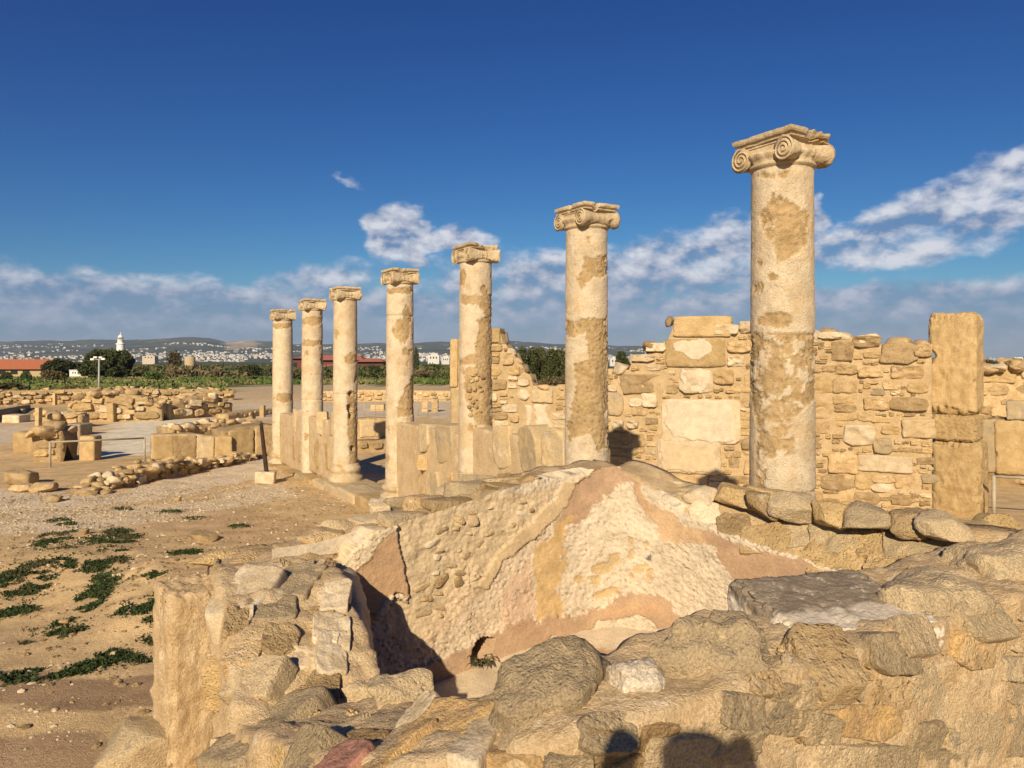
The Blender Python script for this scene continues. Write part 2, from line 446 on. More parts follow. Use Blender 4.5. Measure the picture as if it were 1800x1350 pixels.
# ------------------------------------------------------------------ stone pools and rubble filling
def pool(level, n, boxy, cuts, rough, seed0, name, freq=1.7):
    r = []
    for i in range(n):
        v, f = rock(level, seed0 + i, boxy, cuts, rough, freq)
        r.append((v, f))
    return r
def cube_block(n, seed, rnd=.10, rough=.03, freq=1.6, chip=.10, dim=(1, 1, 1)):
    """squared block with softened, chipped edges"""
    t = np.linspace(-1, 1, n + 1); a, b = np.meshgrid(t, t); a, b = a.ravel(), b.ravel(); o_ = np.ones_like(a)
    fs = grid_faces(n + 1, n + 1); vs_, ff = [], []
    for k_, (q, fl) in enumerate(((np.stack([a, b, o_], 1), 0), (np.stack([a, b, -o_], 1), 1), (np.stack([o_, a, b], 1), 0), (np.stack([-o_, a, b], 1), 1), (np.stack([a, o_, b], 1), 1), (np.stack([a, -o_, b], 1), 0))):
        vs_.append(q); ff.append((fs[:, ::-1] if fl else fs) + k_ * (n + 1) ** 2)
    v = np.concatenate(vs_); f = np.concatenate(ff)
    key = np.round(v * 1000).astype(int); _, idx, inv = np.unique(key, axis=0, return_index=True, return_inverse=True)
    v = v[idx]; f = inv.ravel()[f]
    dim = np.asarray(dim, float); m_ = dim.min() * rnd * 2 + 1e-6
    p = v * dim
    inner = np.clip(p, -(dim - m_), dim - m_); d = p - inner; L = np.linalg.norm(d, axis=1)
    p = np.where((L > m_)[:, None], inner + d / np.maximum(L, 1e-9)[:, None] * m_, p)
    s_ = dim.min()
    nn = p / np.maximum(np.linalg.norm(p / dim, axis=1), .2)[:, None]
    q = p / dim.max() * 2
    edge = (np.sort(np.abs(v), 1)[:, 1] > .86)
    h = rough * fbm(q, freq, 4, .55, seed * .37) * s_ - chip * s_ * edge * np.clip(fbm(q, freq * 2.4, 3, .6, seed * .9 + 3) - .05, 0, 1)
    return p + (nn / np.linalg.norm(nn, axis=1)[:, None]) * h[:, None], f
POOL3 = pool(3, 30, .95, 14, .08, 100, 'stone')
POOL2 = pool(2, 16, .9, 6, .07, 200, 'stone')
BLOCK = [cube_block(14, 300 + i, .06, .10, 1.3, .35) for i in range(10)]
def face_stone(seed, n=30, rings=(.97, .90, .72, .45, .2), rough=.10, freq=1.3, dim=(1, 1, 1), octv=4):
    """flat-faced angular wall stone; local -Y is the weathered face, irregular straight-sided outline"""
    r = random.Random(seed)
    cs = []
    for (sx, sz) in ((-1, -1), (1, -1), (1, 1), (-1, 1)):
        a, b = r.uniform(0, .42), r.uniform(0, .42)
        if r.random() < .38:   # knocked-off corner
            c_ = r.uniform(.25, .6); k_ = r.uniform(.25, .6)
            e = [(sx, sz * (1 - k_)), (sx * (1 - c_), sz)]
            if sx * sz > 0: e = e if sz > 0 else e[::-1]
            else: e = e[::-1]
            if (sx, sz) == (-1, -1): e = [(-1, -1 + k_), (-1 + c_, -1)]
            if (sx, sz) == (1, -1): e = [(1 - c_, -1), (1, -1 + k_)]
            if (sx, sz) == (1, 1): e = [(1, 1 - k_), (1 - c_, 1)]
            if (sx, sz) == (-1, 1): e = [(-1 + c_, 1), (-1, 1 - k_)]
            cs += e
        else: cs.append((sx * (1 - a * .6), sz * (1 - b * .6)))
    cs = np.array(cs); cl = np.concatenate([cs, cs[:1]])
    L = np.concatenate([[0], np.cumsum(np.linalg.norm(np.diff(cl, axis=0), axis=1))])
    t = np.linspace(0, L[-1], n, endpoint=False)
    o2 = np.stack([np.interp(t, L, cl[:, 0]), np.interp(t, L, cl[:, 1])], 1)
    o2 = o2 * .75 + .125 * (np.roll(o2, 1, 0) + np.roll(o2, -1, 0))
    q = np.concatenate([o2, np.full((n, 1), seed * 1.7)], 1)
    o2 = o2 * (1 + .12 * fbm(q, 2.0, 3, .6, seed))[:, None]
    rows = [np.stack([o2[:, 0], np.full(n, 1.0), o2[:, 1]], 1), np.stack([o2[:, 0] * 1.0, np.full(n, -.55), o2[:, 1]], 1)]
    for i_, rr in enumerate(rings):
        y_ = -.86 if i_ == 0 else -1.0
        rows.append(np.stack([o2[:, 0] * rr, np.full(n, y_), o2[:, 1] * rr], 1))
    v = np.concatenate(rows + [np.array([[0, -1.0, 0]])])
    dim = np.asarray(dim, float)
    w3 = v * [1, 0, 1] * dim / max(dim[0], dim[2])
    w3[:, 1] = seed * .9
    fr_ = v[:, 1] < -.8
    tilt = v[:, 0] * r.uniform(-.25, .25) + v[:, 2] * r.uniform(-.25, .25)
    v[:, 1] += fr_ * (rough * 6 * fbm(w3, freq, octv, .55, seed + 2) + tilt)
    nr = len(rows); f = grid_faces(nr, n, True)
    i = np.arange(n); j = (i + 1) % n; b = (nr - 1) * n
    tri = np.concatenate([f[:, [0, 2, 1]], f[:, [0, 3, 2]], np.stack([b + j, b + i, np.full(n, len(v) - 1)], 1)])
    return v * dim, tri[:, ::-1]
FACE = [face_stone(400 + i, rough=.14) for i in range(52)]
_meshcache = {}
def pooled(kind, i, mat):
    key = (kind, i, mat.name)
    if key not in _meshcache:
        v, f = {'3': POOL3, '2': POOL2, 'b': BLOCK, 'f': FACE}[kind][i]
        _meshcache[key] = make_mesh('stone', v, f, mat, True)
    return _meshcache[key]
def _unused(): pass
def place_stone(parent, p, dim, mat, kind='3', rot=(0, 0, 0), name='stone'):
    L = len({'3': POOL3, '2': POOL2, 'b': BLOCK, 'f': FACE}[kind])
    return obj(name, pooled(kind, random.randrange(L), mat), parent, p, rot, dim)
class Occ:
    """occupancy in photograph pixels, for packing stones on a wall face"""
    def __init__(self, poly, expl=()):
        self.poly = poly
        self.x0 = int(min(p[0] for p in poly)) - 2; self.y0 = int(min(p[1] for p in poly)) - 2
        W = int(max(p[0] for p in poly)) + 3 - self.x0; H = int(max(p[1] for p in poly)) + 3 - self.y0
        yy, xx = np.mgrid[0:H, 0:W]
        self.free = inpoly((xx + self.x0 + .5).ravel(), (yy + self.y0 + .5).ravel(), poly).reshape(H, W)
    def try_rect(self, cx, cy, w_, h_, gap, frac=1.0):
        x0 = int(cx - w_ / 2 - gap - self.x0); x1 = int(math.ceil(cx + w_ / 2 + gap - self.x0))
        y0 = int(cy - h_ / 2 - gap - self.y0); y1 = int(math.ceil(cy + h_ / 2 + gap - self.y0))
        if x0 < 0 or y0 < 0 or x1 > self.free.shape[1] or y1 > self.free.shape[0]: return False
        s = self.free[y0:y1, x0:x1]
        if s.size == 0 or s.mean() < frac: return False
        self.take(cx, cy, w_, h_)
        return True
    def take(self, cx, cy, w_, h_):
        x0 = max(0, int(cx - w_ / 2 - self.x0)); x1 = max(0, int(math.ceil(cx + w_ / 2 - self.x0)))
        y0 = max(0, int(cy - h_ / 2 - self.y0)); y1 = max(0, int(math.ceil(cy + h_ / 2 - self.y0)))
        self.free[y0:y1, x0:x1] = False
def pack(poly, sizes, expl=()):
    """sizes: list of (wmin,wmax,hmin,hmax,gap,tries) -> list of (cx,cy,w,h)"""
    o = Occ(poly)
    for e in expl: o.take(e[0], e[1], e[2] + 3, e[3] + 3)
    res = []
    for (w0, w1, h0, h1, gap, tries) in sizes:
        for _ in range(tries):
            cx_ = random.uniform(o.x0, o.x0 + o.free.shape[1]); cy_ = random.uniform(o.y0, o.y0 + o.free.shape[0])
            iy, ix = int(cy_ - o.y0), int(cx_ - o.x0)
            if not (0 <= iy < o.free.shape[0] and 0 <= ix < o.free.shape[1]) or not o.free[iy, ix]: continue
            a, b = random.uniform(w0, w1), random.uniform(h0, h1)
            if o.try_rect(cx_, cy_, a, b, gap, .985): res.append((cx_, cy_, a, b))
    return res
def courses(poly, hs, expl=(), gap=1.2, wr=(1.2, 2.6), split=.25):
    """lay stones in uneven courses from the bottom of the polygon to its top; hs = list of (course height, weight)"""
    o = Occ(poly)
    for e in expl: o.take(e[0], e[1], e[2] + 2, e[3] + 2)
    x0, x1 = o.x0, o.x0 + o.free.shape[1]; y1 = o.y0 + o.free.shape[0]; y0 = o.y0
    res = []; y = y1; hv, wv_ = zip(*hs)
    def put(cx_, cy_, w_, h_):
        if w_ < 3.5 or h_ < 2.5: return
        iy0, iy1 = int(cy_ - h_ / 2 - o.y0), int(cy_ + h_ / 2 - o.y0) + 1; ix0, ix1 = int(cx_ - w_ / 2 - o.x0), int(cx_ + w_ / 2 - o.x0) + 1
        if ix0 < 0 or iy0 < 0: return
        sub = o.free[iy0:iy1, ix0:ix1]
        if sub.size and sub.mean() > .93: o.take(cx_, cy_, w_, h_); res.append((cx_, cy_, w_, h_)); return True
        return False
    while y > y0:
        h = random.choices(hv, wv_)[0] * random.uniform(.85, 1.15)
        x = x0 + random.uniform(-20, 0)
        while x < x1:
            w_ = h * random.uniform(*wr) if h > 12 else random.uniform(12, 30)
            wob = 3.0 * math.sin(x * .013 + y * .02) + random.uniform(-2, 2) * (h > 12)
            if random.random() < split and h > 14:
                k_ = random.choice((2, 3)); sw = w_ * .6
                for q in range(k_): put(x + sw / 2, y - h * (q + .5) / k_ + wob, sw - gap, h / k_ - gap)
                x += sw
            else:
                hh = h * random.uniform(.82, 1.0)
                put(x + w_ / 2, y - h / 2 + wob, w_ - gap, hh - gap)
                x += w_
        y -= h
    # wedge small stones into what is left
    for (a0, a1, b0, b1, n_) in ((20, 34, 10, 18, 1500), (12, 22, 6, 10, 2500), (7, 13, 4, 7, 3500)):
        for _ in range(n_):
            cx_ = random.uniform(x0, x1); cy_ = random.uniform(y0, y1); iy, ix = int(cy_ - o.y0), int(cx_ - o.x0)
            if 0 <= iy < o.free.shape[0] and 0 <= ix < o.free.shape[1] and o.free[iy, ix]: put(cx_, cy_, random.uniform(a0, a1), random.uniform(b0, b1))
    return res
def bvh_of(parts):
    vs, fs, n = [], [], 0
    for v, f in parts:
        vs += [tuple(q) for q in v]; fs += [tuple(int(i) + n for i in q) for q in f]; n += len(v)
    return BVHTree.FromPolygons(vs, fs)
def ray(bvh, x, y):
    d = Vector(((x - CX) / F, 1.0, (HY - y) / F)).normalized()
    hit = bvh.ray_cast(Vector((0, 0, E)), d)
    return hit
def fill(parent, bvh, stones, mats, proud=.25, flat=.55, limit=280, big=26, over=1.06, tilt=.10, name='stone', stuffname='small_stones', face=0.0):
    """set each packed stone into the surface seen at its pixel"""
    stones = sorted(stones, key=lambda s: -s[2] * s[3])
    rest = Batch(); cnt = 0; matsl, wts = zip(*mats)
    for s in stones:
        cx_, cy_, w_, h_ = s[:4]
        hit = ray(bvh, cx_, cy_)
        if hit[0] is None: continue
        p, n = np.array(hit[0]), np.array(hit[1])
        if n[1] > 0: n = -n
        Z = p[1]
        hx, hz = w_ / 2 * Z / F * over, h_ / 2 * Z / F * over
        hy = max(min(hx, hz) * flat * random.uniform(.8, 1.2), .02)
        if face: hy = max(.05, min(hx, hz) * .55)
        yaw = math.atan2(n[0], -n[1]) * .9 if abs(n[2]) < .8 else 0
        p = p + n * (-hy + random.uniform(.018, .055) * face * (Z / 12.0) ** .7 if face else hy * proud * random.uniform(.3, 1.6))
        mat = s[4] if len(s) > 4 else random.choices(matsl, wts)[0]
        rot = (random.uniform(-tilt, tilt), random.uniform(-tilt, tilt), yaw + random.uniform(-tilt, tilt))
        if cnt < limit:
            place_stone(parent, p, (hx, hy, hz), mat, 'f' if face else ('3' if w_ > big else '2'), rot, name); cnt += 1
        else:
            v, f = random.choice(FACE if face else POOL2)
            R = np.array(Matrix.Rotation(rot[2], 3, 'Z'))
            rest.add((v * (hx, hy, hz)) @ R.T + p, f)
    if rest.n: obj(stuffname, rest.mesh(stuffname, M['rubble'], True), parent, kind='stuff')

def loft_wall(st, thick_steps=(8, 6), base_step=.06, amp=.03, freq=3.0, seed=0, hole=None, roundtop=.06):
    """st: stations (front xy, back xy, base z front, top z front, top z back, base z back); resampled and roughened"""
    st = [np.concatenate([np.asarray(q, float).ravel() for q in s]) for s in st]   # fx fy bx by zb zt zt2 zb2
    st = np.array(st)
    L = np.concatenate([[0], np.cumsum(np.linalg.norm(np.diff((st[:, 0:2] + st[:, 2:4]) / 2, axis=0), axis=1))])
    n = max(4, int(L[-1] / base_step))
    t = np.linspace(0, L[-1], n)
    S = np.stack([np.interp(t, L, st[:, k_]) for k_ in range(8)], 1)
    nf = max(4, int((S[:, 5] - S[:, 4]).max() / base_step)); nt = max(3, int(np.linalg.norm(S[:, 0:2] - S[:, 2:4], axis=1).max() / base_step))
    rows = []
    for s in S:
        f0 = np.array([s[0], s[1], s[4]]); f1 = np.array([s[0], s[1], s[5]]); b1 = np.array([s[2], s[3], s[6]]); b0 = np.array([s[2], s[3], s[7]])
        a = np.linspace(0, 1, nf, endpoint=False)[:, None]; b = np.linspace(0, 1, nt, endpoint=False)[:, None]; c = np.linspace(0, 1, max(4, nf // 2))[:, None]
        rows.append(np.concatenate([f0 + (f1 - f0) * a, f1 + (b1 - f1) * b, b1 + (b0 - b1) * c]))
    V = np.array(rows); nr, nc = V.shape[:2]
    v = V.reshape(-1, 3)
    f = grid_faces(nr, nc)
    # caps
    c0, c1 = len(v), len(v) + 1
    v = np.concatenate([v, [V[0].mean(0)], [V[-1].mean(0)]])
    i = np.arange(nc - 1)
    t0 = np.stack([i + 1, i, np.full(nc - 1, c0)], 1); b_ = (nr - 1) * nc
    t1 = np.stack([b_ + i, b_ + i + 1, np.full(nc - 1, c1)], 1)
    tri = np.concatenate([f[:, [0, 1, 2]], f[:, [0, 2, 3]], t0, t1])
    N = vnormals(v, tri)
    # orient outward
    if ((v - v.mean(0)) * N).sum() < 0: tri = tri[:, ::-1]; N = -N
    v = v + N * (amp * fbm(v, freq, 4, .55, seed))[:, None]
    return v, tri
def path_wall(path, amp=.04, seed=0, step=.05, base=None):
    """path rows: X, Y, top z rel eye, half thickness, base z rel eye"""
    p = np.array(path, float)
    d = np.gradient(p[:, :2], axis=0); d /= np.linalg.norm(d, axis=1)[:, None]
    nrm = np.stack([d[:, 1], -d[:, 0]], 1)
    st = []
    for q, n in zip(p, nrm):
        fr_, bk = q[:2] + n * q[3], q[:2] - n * q[3]
        st.append((fr_, bk, [E + q[4]], [E + q[2]], [E + q[2]], [E + q[4]]))
    return loft_wall(st, base_step=step, amp=amp, seed=seed)

# ------------------------------------------------------------------ colonnade
U = np.array([-.505, .863]); U /= np.linalg.norm(U)      # along the row, away from the camera
NRM = np.array([-U[1], U[0]])                             # towards the open court on the left
CAPROT = math.atan2(U[1], U[0])
def rect_loft(prof, hx, hy, n=14, noise=.004, seed=0, chip=.0):
    """stack of rounded rectangles; prof rows: (outset, z)"""
    t = np.linspace(-1, 1, n, endpoint=False)
    base = np.concatenate([np.stack([t, -np.ones(n)], 1), np.stack([np.ones(n), t], 1), np.stack([-t, np.ones(n)], 1), np.stack([-np.ones(n), -t], 1)])
    m_ = len(base); rows = []
    for (o, z) in prof:
        s = np.array([hx + o, hy + o])
        rows.append(np.concatenate([base * s, np.full((m_, 1), z)], 1))
    v = np.concatenate(rows); f = grid_faces(len(prof), m_, True)
    v = np.concatenate([v, [[0, 0, prof[0][1]]], [[0, 0, prof[-1][1]]]])
    i = np.arange(m_); j = (i + 1) % m_; b = (len(prof) - 1) * m_
    tri = np.concatenate([f[:, [0, 1, 2]], f[:, [0, 2, 3]], np.stack([j, i, np.full(m_, len(v) - 2)], 1), np.stack([b + i, b + j, np.full(m_, len(v) - 1)], 1)])
    d = fbm(v, 14, 4, .6, seed) * noise + np.clip(fbm(v, 5, 3, .5, seed + 3) - .18, 0, 1) * -chip
    c = v * [1, 1, 0]; c = c / np.maximum(np.linalg.norm(c, axis=1), .05)[:, None]
    v = v + c * d[:, None] + np.array([0, 0, 1.0]) * (np.clip(d, -1, 0) * .8)[:, None]
    return v, tri
def make_capital(column, z0, kind, seed, r):
    """ionic capital standing on the neck at local height z0; volutes face the court"""
    s = r / .215 * .93
    lz = lambda a: a * s
    rg = random.Random(seed)
    # echinus with egg and dart, the body of the capital
    prof = [(r * .98, 0), (r * 1.0, lz(.012)), (r * 1.07, lz(.02)), (r * 1.09, lz(.032)), (r * 1.06, lz(.045)), (r * 1.02, lz(.052)), (r * 1.08, lz(.075)), (r * 1.16, lz(.10)), (r * 1.17, lz(.12)), (r * .9, lz(.125)), (.001, lz(.125))]
    v, f = lathe(prof, 96)
    th = np.arctan2(v[:, 1], v[:, 0])
    egg = np.abs(np.sin(th * 9)) ** .6
    zone = sstep(v[:, 2], lz(.05), lz(.08))
    v[:, :2] *= (1 + zone * .055 * (egg - .6))[:, None]
    v += (fbm(v, 16, 3, .5, seed) * .004)[:, None] * np.array([1, 1, .5])
    v[:, 2] += z0
    cap = obj('capital', make_mesh('capital', v, f, M['cap'], True), column)
    # canalis block between the volutes
    bx = lz(.235); by = lz(.215)
    v, f = rect_loft([(0, lz(.115)), (.0, lz(.135)), (-.008, lz(.15)), (-.008, lz(.175)), (0, lz(.18)), (0, lz(.195))], bx, by, 18, .005, seed + 1)
    v[:, 2] += z0
    obj('canalis', make_mesh('canalis', v, f, M['cap'], False), cap)
    # abacus: two fillets and a slab
    v, f = rect_loft([(-.01, lz(.195)), (.012, lz(.20)), (.014, lz(.212)), (-.004, lz(.216)), (-.002, lz(.224)), (.020, lz(.232)), (.026, lz(.245)), (.026, lz(.268)), (.02, lz(.272))], lz(.255), lz(.215), 22, .014, seed + 2, .16)
    v[:, 2] += z0
    obj('abacus', make_mesh('abacus', v, f, M['cap'], False), cap)
    # bolsters: rolls ending in volutes on the court side and on the rear
    for sx in (-1, 1):
        ny = 34; nt = 30
        y = np.linspace(-1, 1, ny); half = lz(.235)
        pin = .40 if kind == 'round' else .52
        rr = lz(.098) * (1 - pin * (1 - np.abs(y) ** (1.3 if kind == 'round' else 1.0)))
        for c_ in (-.16, -.05, .06, .17): rr = rr + lz(.010) * np.exp(-((y - c_) / .030) ** 2)
        t = np.arange(nt) / nt * 2 * math.pi
        cxx = sx * lz(.205); czz = lz(.108)
        ct, st_ = np.cos(t), np.sin(t)
        if kind != 'round':
            k_ = 5.0; q = (np.abs(ct) ** k_ + np.abs(st_) ** k_) ** (-1 / k_); ct, st_ = ct * q, st_ * q
        vv = np.stack([cxx + rr[:, None] * ct[None], np.repeat(y[:, None] * half, nt, 1), czz + rr[:, None] * st_[None]], -1).reshape(-1, 3)
        ff = grid_faces(ny, nt, True)
        vv = np.concatenate([vv, [[cxx, -half, czz]], [[cxx, half, czz]]])
        i = np.arange(nt); j = (i + 1) % nt; b = (ny - 1) * nt
        tri = np.concatenate([ff[:, [0, 2, 1]], ff[:, [0, 3, 2]], np.stack([i, j, np.full(nt, len(vv) - 2)], 1), np.stack([b + j, b + i, np.full(nt, len(vv) - 1)], 1)])
        brk = fbm(vv, 6, 3, .5, seed + sx + 5)
        vv += (fbm(vv, 15, 4, .6, seed + sx) * .012 - np.clip(brk - .15, 0, 1) * .08)[:, None] * np.array([sx, 0, -.6])
        if rg.random() < .5: vv[:, 1] -= np.where(vv[:, 1] < -half * .5, np.clip(brk, -.2, .6) * -.05, 0)
        vv[:, 2] += z0
        bo = obj('bolster', make_mesh('bolster', vv, tri, M['cap'], kind == 'round'), cap)
        # spiral relief on the court-facing volute
        for sy in (1, -1):
            tt = np.linspace(0, 2.6 * 2 * math.pi, 70)
            rad = lz(.092) * (1 - tt / tt[-1] * .86)
            ang = math.pi / 2 - sx * tt
            cen = np.stack([cxx + rad * np.cos(ang), np.full_like(tt, sy * (half + .003)), czz + rad * np.sin(ang)], 1)
            w_ = lz(.011) * (1 - .5 * tt / tt[-1])
            er = np.stack([np.cos(ang), 0 * tt, np.sin(ang)], 1)
            ring = [cen + er * w_[:, None], cen + np.array([0, sy * lz(.010), 0]), cen - er * w_[:, None], cen - np.array([0, sy * .006, 0])]
            sv = np.stack(ring, 1).reshape(-1, 3); sv[:, 2] += z0
            sf = grid_faces(70, 4, True)
            obj('volute_spiral', make_mesh('volute_spiral', sv, sf, M['cap'], True), cap)
    cap.rotation_euler = (0, 0, 0)
    return cap

STUCCO = np.array((.65, .535, .365)); STUC2 = np.array((.58, .44, .265)); BARE = np.array((.49, .345, .175)); BARE2 = np.array((.41, .285, .135))
def column(cx_, Z, ztop, zbase, r, kind, bare_polys, label, seed, holes=(), thr=.2, base_h=0.0, low_bare=None):
    X = (cx_ - CX) / F * Z
    base = E + zbase; top = E + ztop
    caph = .272 * r / .215 * .93
    col = thing('ionic_column', label, 'column', (X, Z, base), 'row of seven ionic columns')
    H = top - base - caph
    nz = int(H / (.011 if Z < 8 else .016)); na = 112 if Z < 8 else 80
    z = np.linspace(base_h * .9, H, nz); t = np.arange(na) / na * 2 * math.pi
    rr = r * (1.09 - .09 * (z / H) ** 1.15)
    joints = sorted(random.Random(seed).uniform(.18, .92) * H for _ in range(3))
    v = np.stack([np.cos(t)[None] * np.ones((nz, 1)), np.sin(t)[None] * np.ones((nz, 1)), np.repeat(z[:, None], na, 1)], -1).reshape(-1, 3)
    R = np.repeat(rr[:, None], na, 1).ravel()
    wv = v * np.stack([R, R, np.ones_like(R)], 1) + (X, Z, base)
    # the rear half repeats the pattern of the front half
    q = wv.copy(); q[:, 1] = 2 * Z - np.maximum(q[:, 1], 2 * Z - q[:, 1])
    px, py = proj(q)
    sc_ = Z / 5.4
    n_a = fbm(wv, 7, 4, .6, seed); n_b = fbm(wv, 7, 4, .6, seed + 4); n_f = fbm(wv, 26, 3, .6, seed + 8)
    jx_, jy_ = px + (n_a * 16 + n_f * 5) / sc_, py + (n_b * 16 + n_f * 5) / sc_
    bare = np.zeros(len(v))
    for pl in bare_polys:
        bare = np.maximum(bare, (inell(jx_, jy_, pl) if len(pl) == 4 and np.ndim(pl[0]) == 0 else inpoly(jx_, jy_, pl)).astype(float))
    nn = fbm(wv * [1, 1, .7], 3.6, 5, .6, seed + 20)
    bare = np.maximum(bare, (nn > thr).astype(float))
    if low_bare:
        zone = inpoly(px, py, low_bare)
        bare = np.where(zone & (fbm(wv, 9, 4, .65, seed + 30) > -.10), 1, bare)
    pits_ = np.clip(fbm(wv, 34, 3, .6, seed + 60) - .22, 0, 1)
    d = -bare * (.008 + .014 * np.clip(n_f + .3, 0, 1) + .010 * fbm(wv, 45, 3, .6, seed)) + (1 - bare) * (.005 * n_b + .003 * n_f) - pits_ * (.012 + .028 * bare)
    for jz in joints: d -= .006 * np.exp(-((v[:, 2] - jz - .01 * n_a) / .010) ** 2)
    crack = np.abs(fbm(wv, 5, 3, .5, seed + 40)) < .012
    d -= .004 * crack * (1 - bare)
    hol = np.zeros(len(v))
    for h in holes: hol = np.maximum(hol, inell(px + n_a * 6 / sc_, py + n_b * 6 / sc_, h).astype(float) * (wv[:, 1] < Z))
    d -= hol * .085
    R2 = R + d
    vv = np.stack([v[:, 0] * R2, v[:, 1] * R2, v[:, 2]], 1)
    cc = STUCCO + (STUC2 - STUCCO) * sstep(fbm(wv, 3.4, 6, .7, seed + 50), -.10, .30)[:, None]
    cc = cc + (np.array((.50, .40, .265)) - cc) * sstep(fbm(wv * [1, 1, .45], 6, 5, .7, seed + 55), .16, .44)[:, None] * .5
    cb = BARE + (BARE2 - BARE) * sstep(n_a, -.2, .4)[:, None]
    pit = (n_f > .30)[:, None]
    cc = np.where(pit, cc * .75 + BARE * .25, cc)
    cb = cb + (STUCCO - cb) * sstep(fbm(wv, 12, 5, .7, seed + 70), .16, .44)[:, None] * .5
    cc = cc * (1 - bare[:, None]) + cb * bare[:, None]
    cc = cc * (1 - .35 * np.clip(pits_ * 6, 0, 1) * (.35 + .65 * bare))[:, None]
    obj('shaft', make_mesh('shaft', vv, grid_faces(nz, na, True), M['shaft'], True, cc), col)
    make_capital_parent = make_capital(col, H, kind, seed, r)
    make_capital_parent.rotation_euler = (0, 0, CAPROT)
    if base_h > 0:
        b = base_h
        v, f = lathe([(r * 1.45, 0), (r * 1.48, .18 * b), (r * 1.45, .33 * b), (r * 1.3, .36 * b), (r * 1.22, .45 * b), (r * 1.24, .55 * b), (r * 1.33, .60 * b), (r * 1.34, .75 * b), (r * 1.28, .84 * b), (r * 1.16, .88 * b), (r * 1.12, b), (r * .9, b)], 72)
        v += (fbm(v, 8, 4, .6, seed) * .014)[:, None] * np.array([1, 1, .2])
        obj('base', make_mesh('base', v, f, M['cap'], True), col)
    return col
C1 = [[(1330, 372), (1345, 358), (1375, 343), (1405, 358), (1422, 380), (1424, 420), (1408, 440), (1388, 446), (1366, 458), (1357, 440), (1358, 400), (1340, 392)],
      [(1333, 562), (1345, 553), (1378, 553), (1396, 562), (1388, 575), (1350, 578), (1333, 572)], (1336, 465, 6, 9), (1362, 490, 10, 8), (1378, 310, 12, 8), (1348, 312, 10, 4)]
C2 = [[(1024, 452), (1066, 446), (1067, 480), (1042, 492), (1018, 506), (1010, 495), (1026, 468)], [(994, 566), (1067, 556), (1067, 600), (1030, 600), (1030, 588), (994, 590)],
      [(1010, 640), (1035, 630), (1037, 592), (1068, 588), (1069, 790), (1056, 800), (1038, 765), (1020, 768), (997, 775), (996, 740), (1008, 700), (1012, 680)]]
C3 = [[(808, 520), (865, 518), (865, 562), (852, 552), (840, 536), (808, 532)], [(842, 562), (866, 556), (866, 642), (806, 642), (806, 632), (836, 620), (842, 590)], [(815, 650), (866, 640), (866, 750), (838, 750), (818, 700)], (812, 490, 5, 16), (853, 510, 7, 10)]
C4 = [(706, 582, 16, 20), (716, 555, 8, 18), [(700, 710), (716, 680), (730, 655), (730, 730), (700, 735)], (715, 617, 10, 7), (703, 512, 26, 5)]
C5 = [(619, 630, 12, 10), [(612, 690), (625, 690), (630, 760), (632, 840), (616, 840), (612, 740)]]
C6 = [(549, 603, 20, 6), (549, 565, 20, 8)]
C7 = [(497, 573, 20, 5), (500, 700, 18, 8)]
column(1375, 5.40, 1.60, -1.95, .215, 'round', C1, 'nearest and tallest ionic column, stuccoed, at right before the rubble wall', 21, thr=.33, low_bare=[(1320, 585), (1435, 585), (1435, 700), (1395, 735), (1400, 800), (1340, 808), (1320, 700)])
column(1031, 7.45, 1.51, -2.10, .207, 'round', C2, 'second column from the right, bare ochre lower half, behind plastered corner', 32, thr=.40)
col3 = column(836, 9.60, 1.45, -2.20, .208, 'square', C3, 'third column from the right with pebble-filled repair strip in its shaft', 43, thr=.36)
column(703, 11.80, 1.395, -2.26, .212, 'square', C4, 'fourth column from the right, at the near side of the opening in the parapet', 54, thr=.27, base_h=.28)
column(607, 14.30, 1.345, -2.40, .222, 'square', C5, 'fifth column from the right with three dark holes in its lower shaft', 65, holes=[(617.5, 692, 3.8, 5.0), (615, 718, 5.5, 7.5), (617, 731, 4, 6), (620, 788, 4, 5)], thr=.36, base_h=.36)
column(549, 16.40, 1.28, -2.56, .222, 'square', C6, 'sixth column from the right, slim, second from the far left end of the row', 76, thr=.34)
column(497, 18.70, 1.20, -2.68, .240, 'square', C7, 'farthest and smallest column at the left end of the row', 87, thr=.38, base_h=.3)

rp = random.Random(9)
for k_ in range(26):      # pebbles set into the repaired strip of the third shaft
    x, y = rp.uniform(824, 848), rp.uniform(652, 734)
    X_ = (x - CX) / F * 9.39; c0 = col3.location; dx_ = X_ - c0[0]
    yy = -math.sqrt(max(.0, .222 ** 2 - dx_ ** 2)); r_ = rp.uniform(.016, .034)
    place_stone(col3, (dx_, yy + .006, E + (HY - y) / F * 9.39 - c0[2]), (r_, r_ * .7, r_ * rp.uniform(.6, 1.1)), M['rubble'], '2', (0, rp.uniform(-.5, .5), math.atan2(dx_, -yy)), 'repair_stone')
def colpos(i):
    t = [(1375, 5.4, -1.95), (1031, 7.45, -2.10), (836, 9.6, -2.20), (703, 11.8, -2.26), (607, 14.3, -2.40), (549, 16.4, -2.56), (497, 18.7, -2.68)][i - 1]
    return np.array([(t[0] - CX) / F * t[1], t[1], E + t[2]])
